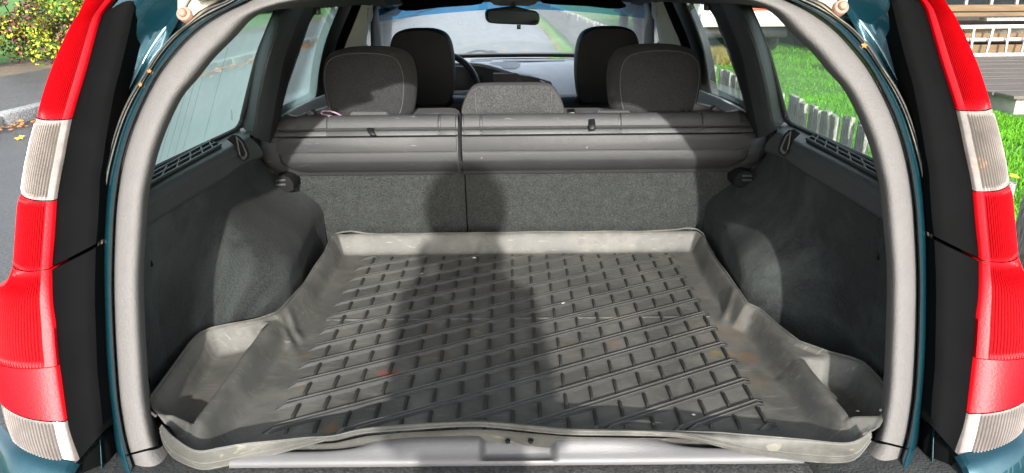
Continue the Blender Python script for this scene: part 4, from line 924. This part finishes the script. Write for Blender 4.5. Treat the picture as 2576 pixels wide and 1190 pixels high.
# ================================================================== CAR: OUTSIDE SKIN (seen from a step to the side)
def bodyside():
    yy_ = np.array([1.10, 1.20, 1.5, 2.2, 3.0, 3.7, 4.3, 4.9, 5.25, 5.45])
    top = np.array([.93, .935, .93, .915, .905, .90, .87, .82, .74, .60])
    wid = np.array([.782, .805, .835, .86, .865, .865, .855, .83, .76, .60])
    rows = []
    for y_, t, w in zip(yy_, top, wid):
        k = .35 + .65 * float(ss(1.1, 1.5, y_)); rows.append([Vector((-w + .125 * k, y_, t + .012)), Vector((-w + .10 * k, y_, t)), Vector((-w + .03, y_, t - .07)), Vector((-w, y_, t - .22)), Vector((-w + .01, y_, t - .42)), Vector((-w + .05, y_, .24))])
    V, F = loft(rows, 30, 5); return both('body_side', V, F, PAINT, car)
bodyside()
# roof skin
V = []
for yy_ in np.linspace(1.15, 3.25, 20):
    for t in np.linspace(-1, 1, 21):
        ze = 1.285 - .03 * ss(2.7, 3.3, yy_); zc = 1.385 - .10 * ss(2.7, 3.3, yy_)
        V.append((.625 * t, yy_, ze - .05 * max(0, abs(t) - .9) * 10 + (zc - ze) * (1 - abs(t) ** 3)))
obj('roof', V, gridfaces(20, 21), PAINT, car)
# glasshouse outer pillars (painted), from the belt to the roof
for nm, A, B in (('pillar_skin', [(615, 318), (690, 20)], [(690, 318), (792, 20)]), ('pillar_skin', [(800, 318), (862, 15)], [(905, 318), (920, 15)]), ('pillar_skin', [(940, 318), (940, 20)], [(980, 318), (988, 20)])):
    a = [SP(*p, -.035) for p in A]; b = [SP(*p, -.035) for p in B]; V, F = loft([a, b], 6, 2); both(nm, V, F, PAINT, car)
V, F = loft([[(-.655, 1.06, .92), (-.60, 1.14, 1.10), (-.50, 1.20, 1.275)], [(-.70, 1.20, .93), (-.655, 1.24, 1.10), (-.60, 1.30, 1.275)]], 14, 3); both('pillar_skin', V, F, PAINT, car)
# bonnet, scuttle, front, floor pan
V = []
for yy_, zc, w in zip((4.02, 4.2, 4.6, 5.0, 5.3, 5.42), (.915, .90, .875, .83, .74, .62), (.70, .72, .74, .74, .70, .62)):
    for t in np.linspace(-1, 1, 15): V.append((w * t, yy_, zc - .035 * t * t))
obj('bonnet', V, gridfaces(6, 15), PAINT, car)
box('front_bumper', (0, 5.44, .42), (1.5, .16, .34), PAINT, car, bev=.06)
box('floor_pan', (0, 3.2, .30), (1.60, 4.3, .04), BLACK, car)
box('rear_valance', (0, 1.0, .42), (1.50, .22, .24), PAINT, car, bev=.05)
box('engine_bulkhead', (0, 4.06, .62), (1.5, .04, .52), BLACK, car)
for x in (-.78, .78):
    for y_ in (1.72, 4.55):
        w = lathe('wheel', [(.0, -.10), (.20, -.10), (.295, -.095), (.315, -.07), (.318, 0), (.315, .07), (.295, .095), (.20, .095), (.0, .08)], (x, y_, .318), (1, 0, 0), TYRE, car, 36)
        lathe('wheel_rim', [(.0, .0), (.06, .0), (.08, .005), (.19, .006), (.205, .0), (.20, -.01), (.0, -.02)], (x + math.copysign(.105, x), y_, .318), (math.copysign(1, x), 0, 0), ALU, w, 32)
for s in (-1, 1):
    c = Vector((s * .90, 3.72, .965)); bm = bmesh.new(); boxbm(bm, c, (.17, .10, .13), bev=.04, seg=4); mo = obm('door_mirror', bm, PAINT, car)
    box('mirror_face', c + Vector((0, -.052, 0)), (.135, .006, .095), mirror_m, mo, bev=.02)
    obj('mirror_arm', *tube([c, (s * .80, 3.76, .925)], .022, 8), BLACK, mo)
# open tailgate above the photographer's view
gate_o = cr([(-.60, 0, 0), (-.70, .25, 0), (-.72, .6, 0), (-.66, .95, 0), (-.3, 1.0, 0), (.3, 1.0, 0), (.66, .95, 0), (.72, .6, 0), (.70, .25, 0), (.60, 0, 0)], 40)
def gp(x, d, h=0): return Vector((x, 1.22 - d * .90 + h * .4, 1.40 + d * .46 + h * .9 - .10 * d * d))
tg = slab('tailgate', [gp(p[0], p[1]) for p in gate_o], Vector((0, .02, .045)), PAINT, car, .01)
slab('tailgate_lining', [gp(p[0] * .93, p[1] * .93 + .03, -.003) for p in gate_o], Vector((0, -.003, -.008)), TRIM, tg, .003)
slab('tailgate_window', [gp(x, d, -.013) for x, d in ((-.52, .10), (-.58, .45), (.58, .45), (.52, .10))], Vector((0, -.002, -.004)), DGLASS, tg, .001)
for s in (-1, 1): obj('gas_strut', *tube([(s * .62, 1.24, 1.33), gp(s * .64, .45)], .009, 8), BLACK, tg)

# ================================================================== THE FENCE
def fence_x(y): return 1.375 + .012 * math.sin(y * .35)
fence = thing('picket_fence', (1.375, 6, 0), 'low weathered grey picket fence with lichen between the road and the lawn', 'fence')
protos = []
for k in range(6):
    rr = random.Random(k); w, d, h = rr.uniform(.062, .072), rr.uniform(.018, .024), .755 + rr.uniform(-.007, .007)
    bm = bmesh.new(); vs = boxbm(bm, (0, 0, h / 2), (d, w, h), bev=.004, seg=1)
    for v in bm.verts:
        if v.co.z > h * .9: v.co.z += rr.uniform(-.004, .003) + v.co.y * rr.uniform(-.08, .08)
        v.co.x += .006 * noise.noise((v.co.z * 6, v.co.y * 20, k))
    bmesh.ops.recalc_face_normals(bm, faces=bm.faces[:]); me = bpy.data.meshes.new('picket'); bm.to_mesh(me); bm.free(); me.materials.append(WOODG); protos.append(me)
y_ = -1.4; n = 0; far_v, far_f = [], []
while y_ < 60:
    x_ = fence_x(y_); p = .093 + random.uniform(-.005, .005)
    if n < 298:
        o = bpy.data.objects.new('picket', protos[n % 6]); COL.objects.link(o); o.parent = fence
        o.location = Vector((x_, y_, random.uniform(-.006, .006))) - ORG[fence.name]; o.rotation_euler = (random.uniform(-.02, .02), random.uniform(-.03, .03), random.uniform(-.10, .10))
    else:
        b = len(far_v); h = .75 + random.uniform(-.03, .03)
        for dx in (-.011, .011):
            for dy in (-.037, .037):
                for zz in (0, h): far_v.append((x_ + dx, y_ + dy, zz))
        far_f += [(b + a, b + c, b + d, b + e) for a, c, d, e in ((0, 1, 3, 2), (4, 6, 7, 5), (0, 4, 5, 1), (2, 3, 7, 6), (1, 5, 7, 3))]
    n += 1; y_ += p
o = obj('far_pickets', far_v, far_f, WOODG, fence, smooth=False); o['kind'] = 'stuff'
for zz in (.2, .56):
    obj('fence_rail', *tube([(fence_x(q) + .028, q, zz + .01 * noise.noise((q, zz, 0))) for q in np.linspace(-1.5, 60, 60)], .022, 4), WOODG, fence)

# ================================================================== GRASS AND LEAVES
def blades(name, pts, hmin, hmax, m, w=.006):
    n = len(pts); rng = np.random.default_rng(3); ang = rng.uniform(0, 2 * np.pi, n); h = rng.uniform(hmin, hmax, n); lean = rng.normal(0, .35, (n, 2)) * h[:, None]
    P = np.array(pts); wv = np.stack([np.cos(ang), np.sin(ang)], 1) * (w * rng.uniform(.6, 1.3, n))[:, None]
    V = np.zeros((n, 3, 3)); V[:, 0, :2] = P[:, :2] - wv; V[:, 1, :2] = P[:, :2] + wv; V[:, 2, :2] = P[:, :2] + lean; V[:, 0, 2] = P[:, 2]; V[:, 1, 2] = P[:, 2]; V[:, 2, 2] = P[:, 2] + h
    me = bpy.data.meshes.new(name); me.vertices.add(n * 3); me.vertices.foreach_set('co', V.reshape(-1)); me.loops.add(n * 3); me.loops.foreach_set('vertex_index', np.arange(n * 3)); me.polygons.add(n); me.polygons.foreach_set('loop_start', np.arange(n) * 3); me.polygons.foreach_set('loop_total', np.full(n, 3)); me.update(); me.validate(); me.materials.append(m)
    o = bpy.data.objects.new(name, me); COL.objects.link(o); o['kind'] = 'stuff'; return o
rng = np.random.default_rng(11)
P = []
for (x0, x1, y0, y1, k) in ((1.4, 4.2, 2.2, 5.5, 46000), (1.4, 6, 5.5, 9, 42000), (4.2, 6.5, 2.5, 7.5, 26000), (1.4, 9, 9, 24, 50000)):
    P.append(np.stack([rng.uniform(x0, x1, k), rng.uniform(y0, y1, k), np.full(k, .0)], 1))
P = np.concatenate(P); clump = np.array([noise.noise((float(a) * 1.6, float(b) * 1.6, 0)) for a, b in P[:, :2]])
P = P[rng.random(len(P)) < .65 + .6 * clump]
P = P[~((P[:, 0] > 5.0) & (P[:, 1] > 5.5) & (P[:, 1] < 12.3))]
blades('lawn_grass', P, .02, .055, GRASS, .006)
# taller verge grass and yellowed tufts under the fence and by the van
k = 16000; yv = rng.uniform(1.5, 40, k) ** 1.0; xv = np.array([fence_x(q) for q in yv]) - np.abs(rng.normal(0, .13, k)); blades('verge_grass', np.stack([xv, yv, 0 * xv], 1), .05, .16, GRASS, .010)
DRYG = mat('dry_yellow_grass', (.24, .20, .045), .8, var=.4, vscale=3)
k = 9000; blades('dry_grass', np.stack([rng.uniform(2.6, 4.4, k), 13.4 + rng.normal(0, .35, k), np.zeros(k)], 1), .08, .26, DRYG, .012)
def litter(name, n, fx, m, r0, r1, seed):
    rr = random.Random(seed); V, F = [], []
    for i in range(n):
        x, y, z_ = fx(rr); v, f = leaf_mesh((x, y, z_), rr.uniform(r0, r1), (rr.uniform(-.4, .4), rr.uniform(-.4, .4), 1), i); b = len(V); V += v; F += [tuple(q + b for q in g) for g in f]
    o = obj(name, V, F, m, smooth=False); o['kind'] = 'stuff'; return o
litter('kerb_leaves', 1500, lambda r: (-5.10 + abs(r.gauss(0, .16)), r.uniform(4, 30), .012 + r.uniform(0, .03)), LEAFO, .02, .045, 1)
litter('verge_leaves', 1100, lambda r: (1.04 + abs(r.gauss(0, .09)) - .04, r.uniform(3, 40), .015 + r.uniform(0, .03)), LEAFO, .018, .04, 2)
litter('road_leaves', 70, lambda r: (r.uniform(-1.5, 1.1), r.uniform(6, 30), .012), LEAFY, .03, .055, 3)
# single yellow leaves on the lawn and road, deck
lw = [('lawn', x, y) for x, y in ((2.6, 3.9), (2.75, 4.05), (3.3, 4.6), (3.0, 5.3), (3.9, 5.2), (4.1, 4.4), (3.7, 6.4), (2.3, 4.6), (4.9, 6.3), (4.6, 5.9), (3.1, 6.9), (4.4, 7.6))]
for i, (s, x, y) in enumerate(lw):
    o = obj('fallen_leaf', *leaf_mesh((x, y, .07), .045, (.2, -.35, 1), i + 20), LEAFY); tagk(o, 'yellow fallen leaf lying on the bright green lawn', 'leaf', 'yellow leaves on the lawn')
o = obj('fallen_leaf', *leaf_mesh(aZ(51, 348, .012), .05, (0, -.3, 1), 5), LEAFY); tagk(o, 'single yellow leaf on the asphalt left of the red lamp', 'leaf')
for i, (x, y) in enumerate(((2490, 98), (2494, 171), (2500, 181), (2516, 181), (2531, 185))):
    pass

# ================================================================== LEFT: AUTUMN HEDGE SHRUBS
def leaf_mat(name, c): return mat(name, c, .55, var=.35, vscale=6, spec=.35)
LG, LY, LR, LD = leaf_mat('green_leaf', (.075, .16, .02)), leaf_mat('yellow_green_leaf', (.34, .36, .04)), leaf_mat('purple_leaf', (.17, .07, .055)), leaf_mat('dark_green_leaf', (.028, .065, .014))
BARK = mat('twig_bark', (.05, .04, .03), .9)
def shrub(name, cx, cy, w, d, h, n, mix, label, seed, z0=.06):
    rr = np.random.default_rng(seed); root = thing(name, (cx, cy, z0), label, 'shrub', 'autumn shrubs behind the pavement')
    # clumps through the volume, the leaves gathered around them
    nc = 70; C_ = np.stack([rr.uniform(-.5, .5, nc) * w, rr.uniform(-.5, .5, nc) * d, rr.uniform(.08, 1, nc) * h], 1); rad_ = rr.uniform(.16, .34, nc)
    C_ = C_[(np.abs(C_[:, 0] / w * 2) ** 2 + np.abs(C_[:, 1] / d * 2) ** 2 + (np.maximum(0, C_[:, 2] / h - .4) / .6) ** 2) < 1.5]
    idx = rr.integers(0, len(C_), n); u = rr.normal(0, 1, (n, 3)); u /= np.linalg.norm(u, axis=1)[:, None]
    P = C_[idx] + u * (rad_[idx] * rr.uniform(.5, 1.05, n))[:, None]; P[:, 2] = np.maximum(P[:, 2], .02)
    s = rr.uniform(.018, .040, n); nrm = u + rr.normal(0, .6, (n, 3)) + np.array([0, -.3, .4]); nrm /= np.linalg.norm(nrm, axis=1)[:, None]
    a = np.cross(nrm, rr.normal(0, 1, (n, 3))); a /= np.linalg.norm(a, axis=1)[:, None]; b = np.cross(nrm, a)
    q = np.stack([P - a * s[:, None] * 1.2, P - b * s[:, None] * .75 + nrm * s[:, None] * .15, P + a * s[:, None] * 1.2, P + b * s[:, None] * .75 + nrm * s[:, None] * .15], 1) + np.array([cx, cy, z0])
    clm = rr.random(len(C_))[idx] * .6 + rr.random(n) * .4; cuts = np.cumsum(mix); mi = np.searchsorted(cuts, clm / cuts[-1] * .999 * cuts[-1])
    obj('foliage', q.reshape(-1, 3), [(4 * i, 4 * i + 1, 4 * i + 2, 4 * i + 3) for i in range(n)], None, root, smooth=False, mats=[LG, LY, LR, LD], midx=np.minimum(mi, 3).tolist())
    for k in range(9):
        c = C_[k]; obj('stem', *tube([(cx + c[0] * .3, cy + c[1] * .3, z0), (cx + c[0] * .6, cy + c[1] * .6, z0 + c[2] * .5), (cx + c[0], cy + c[1], z0 + c[2])], [.016, .012, .005], 6, 8), BARK, root)
    return root
shrub('autumn_shrub', -9.9, 12.0, 2.2, 2.4, 2.3, 15000, (.40, .26, .05, .29), 'green and yellow leafed shrub at the left edge behind the pavement', 1)
shrub('autumn_shrub', -8.5, 13.4, 2.0, 2.4, 2.2, 14000, (.34, .22, .18, .26), 'shrub with reddish purple twigs beside the red tail light', 2)
shrub('autumn_shrub', -8.9, 16.6, 2.4, 2.8, 2.3, 8000, (.36, .28, .10, .26), 'yellowing shrub farther along the pavement behind the purple one', 3)
shrub('autumn_shrub', -9.0, 20.5, 2.6, 4.0, 2.2, 6500, (.40, .35, .05, .20), 'far shrub along the pavement seen through the left boot window', 4)
shrub('autumn_shrub', -10.9, 9.6, 2.0, 2.4, 2.2, 5000, (.45, .40, .0, .15), 'nearest shrub beyond the left edge of the pavement', 5)

# ================================================================== RIGHT: DECK, LADDER, PLANK STACK, HOUSE
deck = thing('wooden_deck', (7.5, 9.5, 0), 'grey weathered wooden deck on a low base beside the lawn', 'deck')
box('deck_base', (8.0, 9.55, .075), (5.7, 4.3, .17), mat('deck_concrete', (.30, .30, .27), .9, (40, .6), .25, 3), deck, bev=.01)
x0 = 5.05
for i in range(44):
    y_ = 7.36 + i * .105
    box('plank', (8.05, y_, .185 + random.uniform(-.003, .003)), (6.0 + random.uniform(-.03, .03), .1035, .03), DECKW, deck, bev=.003)
def ladder():
    t = thing('ladder', (8.0, 11.45, .2), 'aluminium ladder lying on its side on the deck before the plank stack', 'ladder')
    for zz in (.235, .655): box('rail', (8.2, 11.45, zz), (3.6, .028, .055), ALU, t, bev=.006)
    x = 6.55; k = 0
    while x < 9.9:
        box('rung', (x, 11.45, .445), (.032, .03, .40), ALU, t, rot=Matrix.Rotation(.10 if k % 2 else -.03, 3, 'Y'), bev=.006); x += .27; k += 1
    box('second_rail', (8.2, 11.52, .46), (3.4, .025, .05), ALU, t, bev=.006)
ladder()
pl_lab = ['lowest brown plank behind the ladder', 'brown plank second from the bottom of the stack', 'greyish plank in the middle of the stack behind the ladder', 'slanting plank leaning in the stack above the ladder', 'grey plank with a short end above the ladder', 'long light brown plank second from the top of the stack', 'long brown plank on top of the stack']
for i, (zz, y_, h, m, rx_, x) in enumerate([(.30, 11.72, .16, WOODB, 0, 8.6), (.47, 11.75, .15, WOODB, .01, 8.4), (.60, 11.78, .09, WOODG, -.02, 8.8), (.70, 11.74, .06, WOODB, -.06, 9.0), (.755, 11.70, .05, WOODG, .0, 8.0), (.83, 11.72, .06, WOODB, .0, 8.3), (.92, 11.75, .10, WOODB, .004, 8.5)]):
    o = box('plank', (x, y_, zz), (3.9 if i != 4 else 1.3, .20, h * .93), m, None, rot=Matrix.Rotation(rx_, 3, 'Y'), bev=.005); tagk(o, pl_lab[i], 'plank', 'planks stacked behind the ladder')
house = thing('house', (10, 14.5, 0), 'dark wooden house wall with white posts behind the plank stack', 'house')
for i in range(14): box('wall_board', (10.6, 12.6, .35 + i * .17), (8.4, .03, .166), WOODD, house, bev=.004)
for i in range(8):
    box('window_post', (6.7 + i * .42, 12.55, 1.35), (.045, .06, .9), POSTM, house, bev=.006)
    box('pane', (6.9 + i * .42, 12.57, 1.35), (.37, .012, .88), DGLASS, house, bev=.001)
box('sill', (8.2, 12.53, .90), (3.6, .09, .05), WOODB, house, bev=.006)
box('wall', (10.6, 15.3, 1.4), (8.4, 5.2, 2.8), WOODD, house, bev=.01)
obm('roof', prism([Vector((6.0, 12.2, 2.75)), Vector((6.0, 18.4, 2.75)), Vector((6.0, 15.3, 4.6))], [Vector((15.2, 12.2, 2.75)), Vector((15.2, 18.4, 2.75)), Vector((15.2, 15.3, 4.6))], .01), mat('roof_tiles', (.12, .05, .04), .8, (30, .6)), house)
tw = thing('timber_wall', (8, 22.5, 0), 'low wall of grey horizontal boards across the back of the lawn', 'wall')
for i in range(7): box('board', (9.0, 22.4 + random.uniform(-.02, .02), .12 + i * .235), (6.5, .06, .225), WOODG, tw, bev=.008)

# ================================================================== WHITE VEHICLES BEYOND THE LAWN
van = thing('parked_van', (4.6, 17, 0), 'white van parked on the lawn with its rear and number plate towards us', 'van')
bm = bmesh.new(); boxbm(bm, (4.62, 17.2, 1.55), (2.0, 5.2, 2.02), bev=.14, seg=4); obm('body', bm, WHITEP, van)
box('rear_bumper', (4.62, 14.58, .66), (1.96, .16, .26), mat('pale_bumper', (.62, .62, .52), .5), van, bev=.05)
box('light_strip', (4.62, 14.575, .865), (1.5, .05, .055), REDP, van, bev=.01)
pb = box('number_plate', (3.93, 14.585, 1.0), (.60, .012, .125), mat('plate_white', (.8, .8, .78), .4), van, bev=.004)
fc = bpy.data.curves.new('plate_text', 'FONT'); fc.body = 'CN 607'; fc.size = .135; fc.extrude = .002; fc.align_x = 'CENTER'; fc.align_y = 'CENTER'
ft = bpy.data.objects.new('plate_text', fc); COL.objects.link(ft)
dg = bpy.context.evaluated_depsgraph_get(); me = bpy.data.meshes.new_from_object(ft.evaluated_get(dg)); bpy.data.objects.remove(ft)
M = Matrix.Translation((3.96, 14.575, 1.0)) @ Matrix.Rotation(rad(90), 4, 'X')
obj('plate_text', [M @ v.co for v in me.vertices], [tuple(p.vertices) for p in me.polygons], BLACK, pb, smooth=False)
box('plate_band', (3.67, 14.577, 1.0), (.05, .004, .10), mat('plate_blue', (.05, .15, .5), .4), pb, bev=.001)
for x in (3.85, 5.40):
    for y_ in (15.6, 19.0):
        w = lathe('wheel', [(.0, -.1), (.2, -.1), (.31, -.09), (.33, -.05), (.33, .05), (.31, .09), (.2, .1), (0, .1)], (x, y_, .33), (1, 0, 0), TYRE, van, 28); lathe('wheel_rim', [(0, .0), (.17, .01), (.19, 0)], (x - .105 if x < 4.6 else x + .105, y_, .33), (-1 if x < 4.6 else 1, 0, 0), ALU, w, 24)
box('underbody', (4.62, 17.2, .42), (1.7, 4.8, .22), BLACK, van, bev=.03)
box('rear_window', (4.62, 14.592, 1.85), (1.5, .012, .6), DGLASS, van, bev=.004)
cvn = thing('caravan', (3.9, 22, 0), 'white caravan with a grey chassis seen through the right of the windscreen', 'caravan')
bm = bmesh.new(); boxbm(bm, (4.5, 23.2, 1.75), (2.5, 4.4, 2.2), bev=.25, seg=4); obm('body', bm, WHITEP, cvn)
box('chassis', (4.5, 22.8, .58), (2.2, 4.8, .12), mat('grey_chassis', (.12, .12, .12), .6), cvn, bev=.02)
for x in (3.45, 5.55):
    w = lathe('wheel', [(.0, -.1), (.2, -.1), (.3, -.09), (.31, 0), (.3, .09), (.2, .1), (0, .1)], (x, 23.2, .31), (1, 0, 0), TYRE, cvn, 24)
obj('drawbar', *tube([(4.0, 21.0, .55), (3.4, 19.8, .5), (3.35, 19.6, .5)], .04, 8), BLACK, cvn)
obj('jockey_wheel_post', *tube([(3.5, 19.9, .05), (3.5, 19.9, .9)], .03, 8), ALU, cvn)
box('window', (3.245, 23.0, 1.9), (.012, 1.6, .6), DGLASS, cvn, bev=.004)
# trees that close the street farther on
def tree(x, y, h, seed, label):
    rr = np.random.default_rng(seed); root = thing('birch_tree', (x, y, 0), label, 'tree', 'trees at the far end of the street')
    obj('trunk', *tube([(x, y, 0), (x + .1, y, h * .4), (x, y + .1, h * .9)], [.18, .13, .04], 8, 10), BARK, root)
    n = 2600; C_ = rr.normal(0, 1, (26, 3)) * np.array([.16, .16, .2]) * h + np.array([0, 0, h * .66]); idx = rr.integers(0, 26, n); P = C_[idx] + rr.normal(0, .055 * h, (n, 3)) + np.array([x, y, 0]); s = rr.uniform(.08, .2, n)[:, None]
    a = rr.normal(0, 1, (n, 3)); a /= np.linalg.norm(a, axis=1)[:, None]; b = np.cross(a, rr.normal(0, 1, (n, 3))); b /= np.linalg.norm(b, axis=1)[:, None]
    q = np.stack([P - a * s, P - b * s * .7, P + a * s, P + b * s * .7], 1); obj('crown', q.reshape(-1, 3), [(4 * i, 4 * i + 1, 4 * i + 2, 4 * i + 3) for i in range(n)], None, root, smooth=False, mats=[LG, LY, LD], midx=rr.integers(0, 3, n).tolist())

# ================================================================== THE PHOTOGRAPHER (casts the shadow on the mat and seat)
def skin(name, chains, m, parent, levels=1):
    """chains: list of [(x,y,z,r)...]; points shared between chains are welded"""
    me = bpy.data.meshes.new(name); V, E, R_, key = [], [], [], {}
    for ch in chains:
        last = None
        for x, y, zz, r in ch:
            k = (round(x, 4), round(y, 4), round(zz, 4))
            if k not in key: key[k] = len(V); V.append(Vector((x, y, zz)) - ORG[parent.name]); R_.append(r)
            i = key[k]
            if last is not None and last != i: E.append((last, i))
            last = i
    me.from_pydata(V, E, []); me.materials.append(m); o = bpy.data.objects.new(name, me); COL.objects.link(o); o.parent = parent; ORG[name] = ORG[parent.name]
    md = o.modifiers.new('skin', 'SKIN'); md.use_smooth_shade = True
    for i, r in enumerate(R_): me.skin_vertices[0].data[i].radius = (r, r)
    me.skin_vertices[0].data[0].use_root = True
    s = o.modifiers.new('smooth', 'SUBSURF'); s.levels = levels; s.render_levels = levels
    return o
px0, py0 = .040, -.46
per = thing('person', (px0, py0, 0), 'person in a dark jacket standing behind the car holding up a phone', 'person')
JACK = mat('dark_jacket_cloth', (.03, .035, .05), .9, (300, .4)); JEAN = mat('blue_jeans', (.05, .07, .12), .9, (400, .4)); SKINM = mat('skin', (.45, .26, .18), .5, sub=.1); HAIR = mat('brown_hair', (.05, .03, .02), .7, (200, .8)); SHOE = mat('dark_shoe', (.03, .03, .03), .6)
X_ = lambda a: px0 + a; Y_ = lambda a: py0 + a
hands = {}
body = [[(X_(0), Y_(0), .90, .105), (X_(0), Y_(.01), 1.02, .085), (X_(0), Y_(.03), 1.16, .088), (X_(0), Y_(.055), 1.27, .094), (X_(0), Y_(.085), 1.35, .06), (X_(0), Y_(.115), 1.40, .055), (X_(0), Y_(.145), 1.44, .08), (X_(0), Y_(.155), 1.50, .092), (X_(0), Y_(.150), 1.545, .078)]]
for s in (-1, 1):
    body.append([(X_(0), Y_(0), .90, .105), (X_(s * .085), Y_(0), .83, .092), (X_(s * .095), Y_(.02), .48, .058), (X_(s * .10), Y_(-.01), .10, .042), (X_(s * .105), Y_(.09), .045, .038), (X_(s * .11), Y_(.16), .035, .03)])
    body.append([(X_(0), Y_(.055), 1.27, .094), (X_(s * .125), Y_(.05), 1.29, .052), (X_(s * .105), Y_(.10), 1.09, .038), (s * .095 + .01, -.115, 1.17, .031), (s * .093, -.045, 1.232, .026)])
bo = skin('body', body, JACK, per)
hd = bmesh.new(); bmesh.ops.create_uvsphere(hd, u_segments=28, v_segments=20, radius=1.0)
hc_ = Vector((X_(0), Y_(.16), 1.485))
for v in hd.verts:
    p = v.co.copy(); q = Vector((p.x * .075, p.y * .095, p.z * .115))
    if p.y > .5 and -.2 < p.z < .15: q.y += .02 * max(0, 1 - abs(p.x) * 5)
    if p.y > .5 and .05 < p.z < .25 and .2 < abs(p.x) < .5: q.y -= .006
    if p.z < -.4: q.x *= .86
    v.co = hc_ + Matrix.Rotation(rad(-14), 3, 'X') @ q
obm('head', hd, SKINM, per)
hr_ = bmesh.new(); bmesh.ops.create_uvsphere(hr_, u_segments=28, v_segments=20, radius=1.0)
for v in hr_.verts:
    p = v.co.copy(); q = Vector((p.x * .114, p.y * .114, p.z * .122)); q.y -= .014; q.z += .010
    if p.y > .35 and p.z < .45: q.y -= .05
    v.co = hc_ + Matrix.Rotation(rad(-14), 3, 'X') @ q + .004 * noise.noise_vector(p * 6)
obm('hair', hr_, HAIR, per)
for s in (-1, 1):
    box('eye', hc_ + Vector((s * .030, .086, -.004)), (.024, .012, .012), WHITEP, per, bev=.005); 
    bm = bmesh.new(); boxbm(bm, hc_ + Vector((s * .077, -.005, -.01)), (.014, .04, .06), bev=.006); obm('ear', bm, SKINM, per)
    skin('shoe', [[(X_(s * .10), Y_(-.04), .05, .045), (X_(s * .105), Y_(.06), .048, .045), (X_(s * .11), Y_(.17), .036, .038)]], SHOE, per)
    # hand round the phone: palm, four fingers behind, thumb in front
    wx = s * .093
    ch = [[(wx, -.045, 1.232, .024), (wx + s * .002, -.034, 1.252, .026), (wx, -.026, 1.285, .022)]]
    for k, (dz, ln) in enumerate(((.245, .9), (.262, 1.0), (.279, .97), (.296, .8))):
        z_ = 1.0 + dz; ch.append([(wx + s * .002, -.034, 1.252, .026), (wx + s * .004, -.014, z_, .0095), (wx - s * .016 * ln, .003, z_ + .003, .0085), (wx - s * .038 * ln, .004, z_ + .004, .0075)] if False else
                                 [(wx + s * .002, -.034, 1.252, .026), (wx + s * .006, -.022, z_, .0095), (wx - s * .002, -.0065, z_ + .003, .0085), (wx - s * .016 * ln, -.0055, z_ + .004, .0075)])
    ch.append([(wx, -.026, 1.285, .022), (wx - s * .012, -.030, 1.300, .010), (wx - s * .030, -.030, 1.306, .0085)])
    skin('hand', ch, SKINM, per)
ph = thing('phone', (0, -.018, 1.27), 'black phone held level in both hands behind the boot', 'phone')
box('case', (0, -.018, 1.27), (.158, .009, .074), BLACK, ph, bev=.004)
box('screen', (0, -.0232, 1.27), (.148, .001, .066), DGLASS, ph, bev=.0003)
